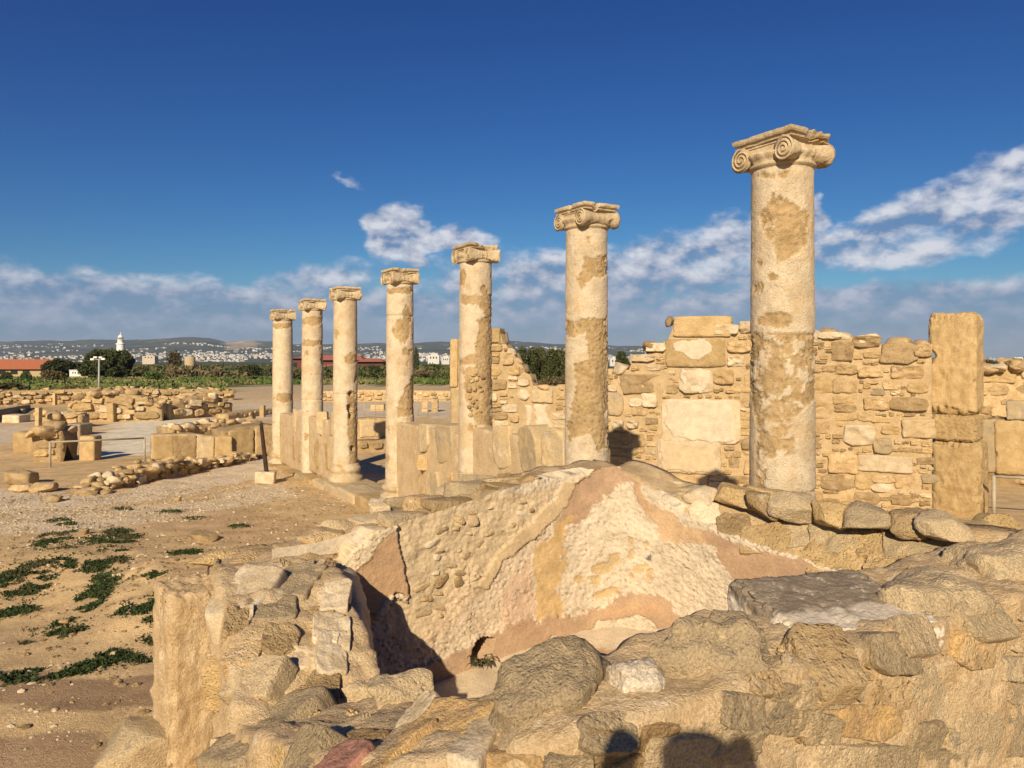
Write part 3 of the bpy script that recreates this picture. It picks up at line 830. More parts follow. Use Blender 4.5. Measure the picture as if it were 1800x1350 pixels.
# stylobate: a course of blocks under the row
sty = thing('stylobate', 'stepped stone kerb carrying the row of columns', 'kerb', colpos(4))
for i in range(1, 7):
    a, b = colpos(i), colpos(i + 1)
    d = b - a; L = np.linalg.norm(d[:2]); yaw = math.atan2(d[1], d[0])
    nb = 3
    for k_ in range(nb):
        for side in (1, -1):
            c = a + d * ((k_ + .5) / nb)
            p = c[:2] + NRM * (.21 * side)
            o = place_stone(sty, (p[0] - sty.location[0], p[1] - sty.location[1], c[2] - .17 - random.uniform(0, .02) - sty.location[2]), (L / nb / 2 * 1.02, .22 + random.uniform(0, .03), .19), M['slab'] if random.random() < .5 else M['ochre'], 'b', (0, random.uniform(-.01, .01), yaw), 'block')
# ground strip of rubble footing on the court side
# parapet of upright slabs between the columns
def parapet(i, j, tops, label, stones):
    parts = []
    th = thing('parapet_wall', label, 'wall', (0, 0, 0))
    o0 = np.array(th.location)
    for k_ in range(i, j):
        a, b = colpos(k_), colpos(k_ + 1)
        a[2] = a[2]; d = b - a; L = np.linalg.norm(d[:2]); yaw = math.atan2(d[1], d[0])
        ht = tops[k_ - i]
        # mortar core
        v, f = cube_block(60, 50 + k_, .12, .35, 2.2, .9, (L / 2 - .12, .13, ht / 2 - .02))
        mid = a + d * .5; mid[2] = (a[2] + b[2]) / 2 + ht / 2 - .02
        obj('mortar_core', make_mesh('mortar_core', v, f, M['mortarf'], True), th, mid - o0, (0, 0, yaw))
        parts.append((np.asarray(v) @ np.array(Matrix.Rotation(yaw, 3, 'Z')).T + mid, f))
    bv = bvh_of(parts)
    for k_, (x, y, a_, b_, mk) in enumerate(stones): flush_stone(th, bv, x, y, a_, b_, M[mk], 5000 + i * 40 + k_, random.uniform(.012, .035), 40, .05, 'slab')
    return th
# ------------------------------------------------------------------ rubble wall behind the colonnade
def line_at(x, A, B):
    """ray through photograph column x with the ground line A-B -> depth"""
    k_ = (x - CX) / F
    d = B - A
    t = (k_ * A[1] - A[0]) / (d[0] - k_ * d[1])
    return A + d * t
def wall_from_profile(name, label, xA, ZA, xB, ZB, top, thick, zb, amp=.03, seed=0, mat='mortarb', step=.06):
    A = np.array([(xA - CX) / F * ZA, ZA]); B = np.array([(xB - CX) / F * ZB, ZB])
    d = (B - A) / np.linalg.norm(B - A); n = np.array([-d[1], d[0]])
    if n[1] < 0: n = -n
    st = []
    for (x, y) in top:
        p = line_at(x, A, B); z = E + (HY - y) / F * p[1]
        st.append((p, p + n * thick, [zb], [z], [z], [zb]))
    v, f = loft_wall(st, base_step=step, amp=amp, seed=seed)
    th = thing(name, label, 'wall', (0, 0, 0))
    obj('mortar_core', make_mesh('mortar_core', v, f, M[mat], True), th)
    return th, (v, f), A, B
BW_TOP = [(1040, 655), (1085, 652), (1108, 650), (1110, 638), (1134, 636), (1136, 620), (1160, 618), (1162, 600), (1178, 598), (1180, 572), (1195, 566), (1275, 566), (1300, 572), (1320, 575), (1430, 590), (1470, 590), (1510, 592), (1545, 608), (1575, 612), (1610, 606), (1638, 604)]
bw, bwm, BA, BB = wall_from_profile('rubble_wall', 'tall rubble wall with pale plastered blocks behind the two nearest columns', 1040, 13.2, 1640, 11.3, BW_TOP, .5, E - 2.6, .03, 3)
# pillar blocks at the right end
bwb = bvh_of([bwm])
def wall_block(x0, x1, y0, y1, mat, proud=.04, depth=.3, parent=bw, A=BA, B=BB, name='block', kind='b'):
    c = line_at((x0 + x1) / 2, A, B); Z = c[1]
    d = (B - A) / np.linalg.norm(B - A); n = np.array([d[1], -d[0]])
    if n[1] > 0: n = -n
    hx = (x1 - x0) / 2 * Z / F / abs(d[0]) * 1.0; hz = (y1 - y0) / 2 * Z / F
    p = c + n * (proud - depth / 2)
    return place_stone(parent, (p[0], p[1], E + (HY - (y0 + y1) / 2) / F * Z), (hx, depth / 2, hz), mat, kind, (0, random.uniform(-.012, .012), math.atan2(d[1], d[0])), name)
EXPL = [(1188, 1280, 556, 592, 'ochre'), (1174, 1270, 596, 645, 'ochre'), (1196, 1252, 648, 692, 'pale'), (1168, 1294, 702, 778, 'pale'), (1160, 1262, 772, 832, 'pale'),
        (1128, 1156, 690, 716, 'pale'), (1278, 1310, 625, 646, 'pale'), (1076, 1096, 736, 757, 'pale'), (1102, 1122, 738, 754, 'pale'), (1463, 1500, 600, 636, 'rubble'),
        (1548, 1608, 600, 640, 'rubble'), (1485, 1535, 745, 785, 'pale'), (1585, 1640, 735, 772, 'slab'), (1458, 1505, 795, 832, 'rubble'), (1515, 1596, 800, 830, 'pale'),
        (1518, 1562, 698, 722, 'rubble'), (1566, 1626, 698, 722, 'rubble'), (1606, 1636, 606, 628, 'rubble'), (1535, 1567, 768, 798, 'lichen'), (1255, 1292, 650, 676, 'ochre'),
        (1280, 1318, 598, 620, 'rubble'), (1300, 1322, 562, 586, 'pale'), (1255, 1300, 568, 590, 'pale'), (1135, 1170, 602, 618, 'pale'), (1110, 1150, 622, 636, 'pale'),
        (1062, 1095, 690, 730, 'slab'), (1440, 1480, 583, 596, 'pale'), (1500, 1545, 590, 612, 'rubble'), (1566, 1625, 642, 668, 'rubble'), (1470, 1505, 640, 658, 'rubble'), (1510, 1552, 645, 664, 'rubble')]
expl_c = []
for (x0, x1, y0, y1, mk) in EXPL:
    big_ = (x1 - x0) > 80
    wall_block(x0, x1, y0, y1, M[mk], proud=.05 if big_ else .06, kind='b' if big_ else 'f', depth=.3 if big_ else .2)
    expl_c.append(((x0 + x1) / 2, (y0 + y1) / 2, x1 - x0, y1 - y0))
# thin plaster left on the largest blocks
def plaster_patch(parent, poly, A, B, proud, col=(.60, .50, .355), name='plaster_patch', seed=0):
    xs_ = [p[0] for p in poly]; ys_ = [p[1] for p in poly]
    n = np.array([(B - A)[1], -(B - A)[0]]); n /= np.linalg.norm(n)
    if n[1] > 0: n = -n
    nx, ny = int((max(xs_) - min(xs_)) / 2) + 3, int((max(ys_) - min(ys_)) / 2) + 3
    X_, Y_ = np.meshgrid(np.linspace(min(xs_) - 2, max(xs_) + 2, nx), np.linspace(min(ys_) - 2, max(ys_) + 2, ny))
    X_ = X_.ravel(); Y_ = Y_.ravel()
    p = np.array([line_at(x, A, B) for x in X_]); z = E + (HY - Y_) / F * p[:, 1]
    v = np.stack([p[:, 0], p[:, 1], z], 1)
    nz_ = fbm(v, 5, 4, .6, seed); nz2 = fbm(v, 5, 4, .6, seed + 9)
    ins = inpoly(X_ + nz_ * 7, Y_ + nz2 * 7, poly)
    off = np.where(ins, proud + .006 * nz_, proud - .05)
    v[:, 0] += n[0] * off; v[:, 1] += n[1] * off
    f = grid_faces(ny, nx); keep = ins[f].any(1)
    f = f[keep]
    used = np.unique(f); mp = np.zeros(len(v), int); mp[used] = np.arange(len(used))
    cc = np.array(col) * (1 + .10 * nz_[used])[:, None]
    return obj(name, make_mesh(name, v[used], mp[f], M['wallv'], True, cc), parent)
plaster_patch(bw, [(1185, 605), (1200, 598), (1235, 597), (1255, 608), (1252, 620), (1235, 632), (1215, 632), (1200, 622), (1186, 615)], BA, BB, .062, seed=1)
plaster_patch(bw, [(1198, 650), (1248, 652), (1248, 675), (1232, 690), (1210, 690), (1197, 670)], BA, BB, .062, seed=2)
plaster_patch(bw, [(1172, 712), (1184, 703), (1285, 706), (1292, 730), (1290, 775), (1250, 778), (1185, 768), (1170, 745)], BA, BB, .064, seed=3)
plaster_patch(bw, [(1160, 774), (1255, 784), (1260, 830), (1165, 825)], BA, BB, .064, (.55, .43, .27), seed=4)
bw_poly = [(1045, 905), (1045, 665), (1075, 652), (1110, 645), (1140, 622), (1165, 602), (1185, 578), (1280, 572), (1325, 582), (1430, 598), (1510, 598), (1545, 614), (1575, 618), (1610, 612), (1634, 610), (1634, 735), (1645, 780), (1645, 905)]
st_ = courses(bw_poly, [(30, 3), (22, 2), (40, 2), (8, 2.2), (14, 1.2)], expl_c, .6, (1.0, 2.2), .28)
fill(bw, bwb, st_, [(M['rubble'], 8), (M['ochre'], 3), (M['pale'], 1.2), (M['lichen'], .5)], limit=262, over=1.05, tilt=.06, face=.65)
# cap stones along the wall top
for (x, y, a, b) in [(1180, 562, 16, 12), (1095, 645, 30, 14), (1122, 630, 26, 14), (1150, 608, 34, 16), (1340, 575, 26, 20), (1400, 578, 40, 18), (1440, 588, 30, 18), (1462, 582, 36, 18), (1492, 590, 30, 14), (1525, 596, 44, 18), (1556, 612, 26, 12), (1590, 602, 50, 18), (1626, 602, 26, 14), (1070, 655, 26, 12)]:
    c = line_at(x, BA, BB); Z = c[1]
    place_stone(bw, (c[0], c[1] + .16, E + (HY - y) / F * Z - .03), (a / 2 * Z / F, .2, b / 2 * Z / F + .04), random.choice((M['rubble'], M['pale'], M['rubble'])), '3', (random.uniform(-.1, .1), random.uniform(-.1, .1), random.uniform(-.3, .3)))
# pillar at the end
pil = thing('stone_pillar', 'square ochre pillar of stacked blocks ending the rubble wall', 'pillar', (0, 0, 0))
pc = line_at(1640, BA, BB); PZ = pc[1]
pyaw = math.atan2((BB - BA)[1], (BB - BA)[0]) + math.radians(0)
def pblock(x0, x1, y0, y1, mat, dy=.0, seed=0, ext=.40):
    Z = PZ - .05 + dy
    hx = (x1 - x0) * Z / F * .40
    v, f = cube_block(40, 700 + seed, .16, .16, 3.0, .5, (hx, hx * 1.0, (y1 - y0) / 2 * Z / F + .015))
    c = P((x0 + x1) / 2, (y0 + y1) / 2, Z + hx * .9)
    if seed == 0:   # a bite out of the upper left edge
        w_ = np.exp(-((v[:, 2] - .12) / .09) ** 2) * sstep(-v[:, 0], .1, .3)
        v[:, 0] += w_ * .10
    return obj('block', make_mesh('block', v, f, mat, True), pil, c, (0, 0, math.radians(-42)))
pblock(1632, 1728, 551, 728, M['ochre'], 0, 0)
pblock(1640, 1726, 729, 772, M['ochre'], 0, 1)
pblock(1636, 1736, 772, 912, M['ochre'], 0, 2)

# left fragment of rubble wall, stepping down to a low plastered stretch
LF_TOP = [(792, 596), (806, 596), (862, 582), (880, 582), (882, 604), (892, 606), (894, 620), (906, 622), (908, 640), (920, 642), (922, 657), (934, 659), (936, 678), (1000, 680), (1045, 682)]
lf, lfm, LA, LB = wall_from_profile('rubble_wall', 'broken rubble wall stepping down between the second and third columns', 792, 16.6, 1045, 15.6, LF_TOP, .5, E - 2.7, .03, 5)
lfb = bvh_of([lfm])
wall_block(792, 806, 597, 680, M['ochre'], .06, .35, lf, LA, LB)
wall_block(862, 880, 577, 602, M['ochre'], .06, .35, lf, LA, LB)
wall_block(936, 972, 686, 708, M['slab'], .06, .3, lf, LA, LB)
wall_block(905, 934, 684, 706, M['pale'], .08, .3, lf, LA, LB, kind='3')
plaster_patch(lf, [(922, 712), (934, 712), (934, 752), (926, 752)], LA, LB, .045, seed=6)
plaster_patch(lf, [(941, 712), (958, 712), (970, 752), (941, 752)], LA, LB, .045, seed=7)
st_ = courses([(808, 760), (808, 605), (862, 600), (882, 604), (895, 615), (908, 640), (925, 660), (935, 680), (1000, 685), (1000, 760)], [(22, 3), (16, 3), (8, 1.5)], [(954, 697, 36, 22), (919, 695, 29, 22), (945, 735, 46, 42)], 1.0)
fill(lf, lfb, st_, [(M['rubble'], 5), (M['pale'], 2.5), (M['ochre'], 2)], limit=150, over=1.03, tilt=.035, face=1.0)
for (x, y, a, b) in [(884, 602, 14, 8), (898, 618, 18, 10), (905, 633, 22, 12), (918, 652, 22, 10), (930, 668, 20, 8), (990, 680, 26, 8), (1020, 680, 22, 8), (960, 681, 24, 7)]:
    c = line_at(x, LA, LB); Z = c[1]
    place_stone(lf, (c[0], c[1] + .15, E + (HY - y) / F * Z - .02), (a / 2 * Z / F * 1.2, .18, b / 2 * Z / F + .04), random.choice((M['rubble'], M['pale'])), '3', (0, random.uniform(-.1, .1), random.uniform(-.3, .3)))

# ------------------------------------------------------------------ plastered room in the foreground
FLOOR = E - 2.02
Cc = np.array([.75, 5.3]); Lc = np.array([-1.52, 3.88]); Rc = np.array([3.18, 3.2])
dL = (Cc - Lc) / np.linalg.norm(Cc - Lc); nL = np.array([dL[1], -dL[0]])
dR = (Rc - Cc) / np.linalg.norm(Rc - Cc); nR = np.array([dR[1], -dR[0]])
if nR[0] > 0: nR = -nR
HOLE = [(826, 1166), (829, 1142), (838, 1126), (852, 1120), (868, 1120), (864, 1142), (852, 1158), (840, 1170)]
def wl_top(t):   # top rel eye along the left wall, t from left end 0 to corner 1
    return np.interp(t, [0, .2, .36, .5, .65, .8, 1.0], [-1.08, -1.08, -1.01, -.95, -.87, -.81, -.765])
st = []
for t in np.linspace(0, 1.06, 22):
    p = Lc + (Cc - Lc) * t - nL * .06
    zt = float(wl_top(min(t, 1)))
    st.append((p, p - nL * .40, [E - 2.3], [E + zt - .05], [E + zt - .03], [E - 2.4]))
wlv, wlf = loft_wall(st, base_step=.03, amp=.07, freq=4, seed=12)
px, py = proj(wlv)
hm = inpoly(px, py, HOLE) & (((wlv[:, :2] - Lc) @ nL) > -.15)
wlv[hm, :2] += -nL * .30
st = []
for t in np.linspace(-.03, 1.0, 24):
    p = Cc + (Rc - Cc) * t - nR * .06
    zt = float(np.interp(t, [0, .08, .2, .3, .6, 1], [-.78, -.87, -.93, -.95, -.95, -.93]))
    lo_ = float(np.interp(t, [0, .08, .156, .287, .43, 1], [-.82, -.93, -1.05, -1.16, -1.22, -1.20]))
    st.append((p, p - nR * .30, [E - 2.3], [E + lo_], [E + zt], [E - 2.4]))
wrv, wrf = loft_wall(st, base_step=.04, amp=.04, freq=4, seed=13)
cw = thing('plastered_corner_wall', 'low corner wall with rough cream plaster enclosing the sunken room', 'wall', (0, 0, 0))
obj('mortar_core', make_mesh('mortar_core', wlv, wlf, M['mortar'], True), cw)
obj('mortar_core', make_mesh('mortar_core', wrv, wrf, M['mortar'], True), cw)
# plaster facing following the inner faces round the corner
rad = .55
pL = [Lc + dL * s for s in np.arange(.28, np.linalg.norm(Cc - Lc) - rad, .0085)]
ang = np.linspace(0, 1, 100)
pa, pb = Cc - dL * rad, Cc + dR * rad
pC = [(1 - a) ** 2 * pa + 2 * a * (1 - a) * Cc + a * a * pb for a in ang]
pR = [Cc + dR * s for s in np.arange(rad, np.linalg.norm(Rc - Cc), .0085)]
path = np.array(pL + pC[1:-1] + pR)
td = np.gradient(path, axis=0); td /= np.linalg.norm(td, axis=1)[:, None]
tn = np.stack([td[:, 1], -td[:, 0]], 1)
sL = np.concatenate([[0], np.cumsum(np.linalg.norm(np.diff(path, axis=0), axis=1))]) 
tpar = ((path - Lc) @ dL) / np.linalg.norm(Cc - Lc)
inR = np.arange(len(path)) > len(pL) + 50
tR = np.clip(((path - Cc) @ dR) / np.linalg.norm(Rc - Cc), 0, 1)
ztop = np.where(inR, np.interp(tR, [0, .08, .156, .287, .43, 1], [-.76, -.90, -1.02, -1.13, -1.24, -1.24]), wl_top(np.clip(tpar, 0, 1))) + .015
nzf = 150
hz = np.linspace(0, 1, nzf)[:, None]
Zf = FLOOR - .05 + (E + ztop - FLOOR + .05)[None] * hz
fv = np.stack([np.repeat(path[None, :, 0], nzf, 0), np.repeat(path[None, :, 1], nzf, 0), Zf], -1).reshape(-1, 3)
fn = np.repeat(np.concatenate([tn, np.zeros((len(tn), 1))], 1)[None], nzf, 0).reshape(-1, 3)
px, py = proj(fv)
na_, nb_ = fbm(fv, 6, 4, .6, 61), fbm(fv, 6, 4, .6, 62)
nf_ = fbm(fv, 34, 4, .65, 63)
jx_, jy_ = px + na_ * 26 + nf_ * 6, py + nb_ * 22 + nf_ * 6
sx_, sy_ = px + na_ * 10 + nf_ * 3, py + nb_ * 10 + nf_ * 3
colr = np.zeros((len(fv), 3)); colr[:] = (.60, .50, .36)
colr *= (1 + .10 * fbm(fv, 3, 4, .6, 64))[:, None]
nl_ = fbm(fv, 11, 5, .62, 67)
off = .007 * nf_ + .012 * na_ + .008 * nl_ + .007 * np.abs(fbm(fv * [1, 1, .8], 70, 2, .5, 65))
def reg(poly, c, k=1.0, jit=True, add=0.0, rough=None):
    m_ = inpoly(jx_ if jit else sx_, jy_ if jit else sy_, poly)
    colr[m_] = colr[m_] * (1 - k) + np.array(c) * k * (1 + .12 * na_[m_])[:, None]
    if rough is not None: off[m_] = rough * off[m_] + add
    else: off[m_] += add
    return m_
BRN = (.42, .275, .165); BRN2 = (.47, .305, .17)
reg([(560, 1010), (690, 900), (760, 880), (860, 870), (985, 850), (940, 925), (870, 985), (840, 1050), (800, 1100), (735, 1150), (690, 1120), (660, 1060)], (.56, .43, .26), .9, rough=1.5)
reg([(800, 1010), (870, 985), (940, 925), (985, 860), (940, 1000), (930, 1080), (760, 1160), (740, 1150)], (.60, .455, .30), .55)
reg([(880, 1040), (930, 980), (945, 1080), (920, 1110), (880, 1090)], (.56, .36, .24), .45)
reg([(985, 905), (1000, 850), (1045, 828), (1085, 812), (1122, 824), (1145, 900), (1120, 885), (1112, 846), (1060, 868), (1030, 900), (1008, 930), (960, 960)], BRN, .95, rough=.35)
reg([(950, 950), (1010, 905), (990, 960), (988, 1060), (975, 1090), (945, 1085), (940, 1000)], (.56, .37, .15), .80, rough=.7)
reg([(1118, 830), (1145, 880), (1190, 920), (1235, 935), (1240, 960), (1190, 955), (1150, 930), (1125, 890)], (.50, .325, .17), .8, rough=.7)
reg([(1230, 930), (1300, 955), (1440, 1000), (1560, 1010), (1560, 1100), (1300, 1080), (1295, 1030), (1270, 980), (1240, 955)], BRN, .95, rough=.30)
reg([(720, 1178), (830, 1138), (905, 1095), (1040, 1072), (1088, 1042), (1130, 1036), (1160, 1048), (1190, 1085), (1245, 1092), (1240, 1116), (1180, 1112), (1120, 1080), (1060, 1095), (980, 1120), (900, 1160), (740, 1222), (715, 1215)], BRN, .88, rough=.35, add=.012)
reg([(1050, 1068), (1110, 1050), (1150, 1058), (1180, 1085), (1120, 1076), (1060, 1086)], (.48, .31, .17), .6)
reg([(905, 1100), (930, 1085), (925, 1120), (905, 1125)], BRN, .8)
for e in [(1058, 1000, 18, 11), (1080, 985, 9, 12), (1064, 1043, 26, 6, -12), (1107, 955, 4, 8), (1107, 975, 4, 10), (1136, 955, 6, 5), (1125, 998, 14, 6, -15), (1141, 1010, 6, 12), (1107, 1012, 5, 6), (1046, 1020, 8, 8), (1020, 1020, 9, 8)]:
    m_ = inell(sx_, sy_, e); colr[m_] = (.53, .385, .20); off[m_] -= .012
for e in [(1141, 978, 4.2, 5)]:
    m_ = inell(sx_, sy_, e); colr[m_] = (.17, .15, .13)
rim = [(990, 846), (1012, 850), (1000, 885), (945, 940), (885, 985), (856, 1036), (842, 1030), (868, 975), (930, 918), (975, 875)]
reg(rim, (.58, .435, .25), 1.0, False, .014, .4)
reg([(1000, 838), (1085, 808), (1088, 816), (1045, 828), (1005, 852)], (.66, .53, .35), 1.0, False, .02, .3)
reg([(560, 1015), (600, 985), (640, 945), (688, 918), (700, 925), (660, 955), (648, 985), (612, 1014)], (.68, .55, .36), 1.0, False, .035, .4)
reg([(695, 928), (718, 1050), (692, 1040), (672, 1082), (640, 1075), (606, 1015), (645, 985), (660, 955)], BRN2, 1.0, False, .030, .25)
reg([(680, 1045), (715, 1048), (718, 1058), (690, 1050), (668, 1090), (655, 1085)], (.62, .51, .36), 1.0, False, .03, .5)
crm = (colr[:, 0] > .56) & (colr[:, 2] > .29)
str_ = fbm(fv * [1, 1, .55], 26, 4, .7, 68)
off += crm * (.010 * str_ + .006 * fbm(fv, 90, 2, .5, 69))
pitm = (fbm(fv, 48, 3, .6, 66) > .26) & crm
colr[pitm] *= .80  # pits are sunk as well, but part of their shade is coloured in
off[pitm] -= .010
pit_shade = (fbm(fv, 60, 2, .5, 75) > .46) & crm
colr[pit_shade] *= .55  # small pit shadows, put into the colour only
okp = [(540, 1300), (540, 1000), (600, 985), (640, 940), (688, 915), (720, 880), (850, 850), (985, 838), (1085, 806), (1128, 822), (1155, 862), (1195, 902), (1245, 925), (1305, 948), (1440, 996), (1570, 1005), (1900, 1020), (1900, 1400), (540, 1400)]
ins = inpoly(sx_, sy_, okp)
off = np.where(ins, off, -.10)
hm = inpoly(px, py, HOLE) & ((fv[:, :2] - Lc) @ nL < .05)
off = np.where(hm, -.30, off)
colr[hm] = (.30, .21, .12)
fv = fv + fn * off[:, None]
obj('plaster_facing', make_mesh('plaster_facing', fv, grid_faces(nzf, len(path))[:, ::-1], M['wallv'], True, np.clip(colr, .03, .8)), cw)
# room floor
fx = np.linspace(-1.2, 3.0, 150); fy = np.linspace(1.9, 6.2, 150)
X_, Y_ = np.meshgrid(fx, fy); X_ = X_.ravel(); Y_ = Y_.ravel()
flv = np.stack([X_, Y_, np.full_like(X_, FLOOR)], 1)
flv[:, 2] += .15 * np.clip((Y_ - 4.3) / .9, 0, 1.2) + .022 * fbm(flv, 2.5, 4, .6, 70) + .008 * fbm(flv, 18, 3, .6, 71)
inside = (((flv[:, :2] - Cc) @ nL) > -.2) & (((flv[:, :2] - Cc) @ nR) > -.2)
px, py = proj(flv); jx_ = px + 22 * fbm(flv, 5, 4, .6, 72); jy_ = py + 18 * fbm(flv, 5, 4, .6, 73)
cc = np.zeros((len(flv), 3)); cc[:] = (.60, .485, .325)
m_ = inpoly(jx_, jy_, [(985, 1118), (1050, 1095), (1120, 1085), (1180, 1110), (1160, 1135), (1080, 1140), (1000, 1150)])
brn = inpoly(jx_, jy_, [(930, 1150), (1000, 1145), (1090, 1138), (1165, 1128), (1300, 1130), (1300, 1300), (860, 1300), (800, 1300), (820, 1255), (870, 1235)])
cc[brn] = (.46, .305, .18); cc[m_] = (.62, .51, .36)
f = grid_faces(150, 150); f = f[inside[f].all(1)]
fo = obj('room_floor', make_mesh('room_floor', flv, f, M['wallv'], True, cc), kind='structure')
fo['label'] = 'worn plaster floor of the sunken room with loose grit'

# near wall: stub at the left corner, a dip, then the wall in front of the camera
NW = [(-1.28, 3.98, -1.12, .29, -2.3), (-1.10, 3.62, -1.15, .29, -2.3), (-.92, 3.26, -1.30, .29, -2.3), (-.79, 2.96, -1.44, .28, -2.3), (-.62, 2.64, -1.30, .25, -2.2), (-.42, 2.32, -1.18, .22, -2.2), (-.20, 2.08, -1.06, .20, -2.2),
      (.10, 2.02, -.94, .20, -2.2), (.50, 2.18, -.90, .21, -2.2), (1.0, 2.44, -.88, .22, -2.2), (1.5, 2.72, -.86, .22, -2.2), (2.1, 3.06, -.84, .24, -2.2), (2.75, 3.42, -.84, .24, -2.2)]
nwv, nwf = path_wall(NW, amp=.055, seed=15, step=.018)
nw = thing('rubble_wall', 'weathered rubble wall in front with large lichen-grey stones', 'wall', (0, 0, 0))
nwr = nwv + vnormals(nwv, nwf) * (.013 + .034 * fbm(nwv, 7, 5, .6, 91))[:, None]     # mortar smeared up round the stones
obj('mortar_core', make_mesh('mortar_core', nwr, nwf, M['mortarf'], True), nw)
fgb = bvh_of([(nwv, nwf), (wlv, wlf), (wrv, wrf)])
def fg_stone(parent, cx_, cy_, w_, h_, mat, seed, deep=.75, proud=.15, level=5, boxy=.5, cuts=8, rough=.10, rot=(0, 0, 0), name='stone', dZ=0.0):
    hit = ray(fgb, cx_, cy_)
    if hit[0] is None:
        hit = ray(fgb, cx_, cy_ + h_ * .5)
        if hit[0] is None: return None
    n = np.array(hit[1]); n = -n if n[1] > .2 else n
    Z = hit[0][1] + dZ
    hx, hzz = w_ / 2 * Z / F, h_ / 2 * Z / F
    hy = max(min(hx, hzz) * deep, .03)
    p = P(cx_, cy_, Z) + n * hy * proud
    p[1] += hy * .35
    v, f = rock(level, seed, boxy, cuts, rough, 2.2, 5, (hx, hy, hzz))
    return obj(name, make_mesh('stone', v, f, mat, True), parent, p, rot)
LI, GR, OR, PA, RU, OC, RD = M['lichen'], M['greystone'], M['orange'], M['pale'], M['rubble'], M['ochre'], M['red']
FG = [  # near wall
    (955, 1245, 185, 225, LI, 1.0), (1108, 1216, 98, 112, GR, .9), (1243, 1178, 175, 190, LI, .9), (1382, 1245, 108, 92, LI, .8), (1512, 1262, 118, 70, OR, .7),
    (1662, 1215, 190, 140, LI, .7), (1568, 1148, 84, 74, LI, .8), (1325, 1150, 60, 80, LI, .8), (1450, 1160, 90, 90, RU, .6), (1712, 1296, 100, 90, LI, .8), (1785, 1275, 90, 110, LI, .8),
    (1365, 1335, 112, 60, LI, .8), (1470, 1330, 120, 70, LI, .8), (1565, 1335, 90, 56, LI, .8), (1655, 1345, 110, 70, LI, .8), (1775, 1172, 60, 46, LI, .8), (1785, 1215, 70, 40, LI, .8),
    (1290, 1300, 80, 60, LI, .7), (1190, 1325, 150, 90, LI, .7), (1060, 1320, 80, 90, RU, .7), (1645, 1060, 190, 120, LI, 1.2), (1770, 1010, 150, 110, LI, 1.2), (1720, 1140, 110, 70, RU, .6),
    (845, 1300, 62, 100, PA, .8), (775, 1300, 135, 115, OR, .8), (705, 1240, 105, 62, LI, .9), (640, 1225, 78, 56, LI, .9), (560, 1285, 70, 34, LI, .6), (630, 1305, 66, 44, OR, .6), (612, 1345, 80, 46, RD, .6),
    (700, 1320, 60, 80, OR, .7), (540, 1335, 80, 60, LI, .6), (740, 1265, 50, 40, PA, .6), (910, 1350, 120, 60, OR, .6),
    (1062, 1290, 96, 74, LI, .8), (1150, 1290, 70, 56, OR, .7), (1300, 1245, 80, 60, LI, .7), (1440, 1212, 96, 60, LI, .7), (1335, 1205, 56, 40, RU, .6), (1610, 1120, 70, 50, LI, .7), (1000, 1345, 90, 50, LI, .7), (1730, 1085, 90, 60, LI, .7), (1560, 1215, 80, 56, RU, .6), (1250, 1290, 70, 56, LI, .7), (1440, 1280, 60, 60, LI, .7), (1110, 1345, 90, 50, OR, .6), (1620, 1290, 70, 56, LI, .7), (1690, 1130, 60, 46, OR, .7),
    # stub face
    (590, 1052, 54, 60, PA, .4), (575, 1110, 56, 50, PA, .4), (596, 1120, 40, 70, PA, .4), (480, 1020, 50, 40, RU, .6),
    (346, 1038, 92, 96, OC, .9), (362, 1108, 80, 74, OC, .8), (432, 1040, 92, 88, PA, .5), (522, 1022, 84, 64, LI, .8), (478, 1070, 112, 56, LI, .7), (416, 1098, 46, 46, RU, .7),
    (436, 1140, 60, 64, RU, .7), (494, 1128, 70, 48, RU, .7), (388, 1205, 62, 80, OC, .8), (448, 1192, 92, 66, LI, .7), (462, 1275, 124, 92, LI, .7), (352, 1285, 70, 110, OC, .6),
    (520, 1225, 66, 78, OC, .7), (566, 1220, 62, 72, RU, .7), (540, 1160, 66, 44, PA, .5), (340, 1180, 60, 70, OC, .6), (405, 1325, 90, 60, LI, .7), (500, 1335, 70, 50, OC, .7), (582, 1150, 60, 80, PA, .4), (560, 1090, 60, 44, OC, .5), (430, 1085, 30, 26, PA, .5)]
def probe(bvh, cx_, cy_, w_, h_):
    c = ray(bvh, cx_, cy_)[0]
    if c is None: return None
    e = [ray(bvh, cx_ + a, cy_ + b)[0] for (a, b) in ((-w_ / 2, 0), (w_ / 2, 0), (0, -h_ / 2), (0, h_ / 2))]
    Z = c[1]
    ok = [q is not None and abs(q[1] - Z) < .16 + .0022 * max(w_, h_) for q in e]
    c = np.array(c)
    hx = w_ / 2 * Z / F; hz = h_ / 2 * Z / F
    tx = np.array(e[1]) - np.array(e[0]) if ok[0] and ok[1] else (2 * (np.array(e[1]) - c) if ok[1] else (2 * (c - np.array(e[0])) if ok[0] else np.array([2 * hx, 0, 0])))
    tz = np.array(e[2]) - np.array(e[3]) if ok[2] and ok[3] else (2 * (c - np.array(e[3])) if ok[3] else (2 * (np.array(e[2]) - c) if ok[2] else np.array([0, 0, 2 * hz])))
    lx = np.linalg.norm(tx); x = tx / lx
    n = np.cross(x, tz); n /= np.linalg.norm(n)
    if n @ (c - np.array([0, 0, E])) > 0: n = -n
    z = np.cross(-n, x) * -1; z = np.cross(x, -n); z /= np.linalg.norm(z)
    if z @ tz < 0: z = -z
    return c, x, n, z, min(lx / 2, hx * 1.5), min(np.linalg.norm(tz) / 2, hz * 2.2)
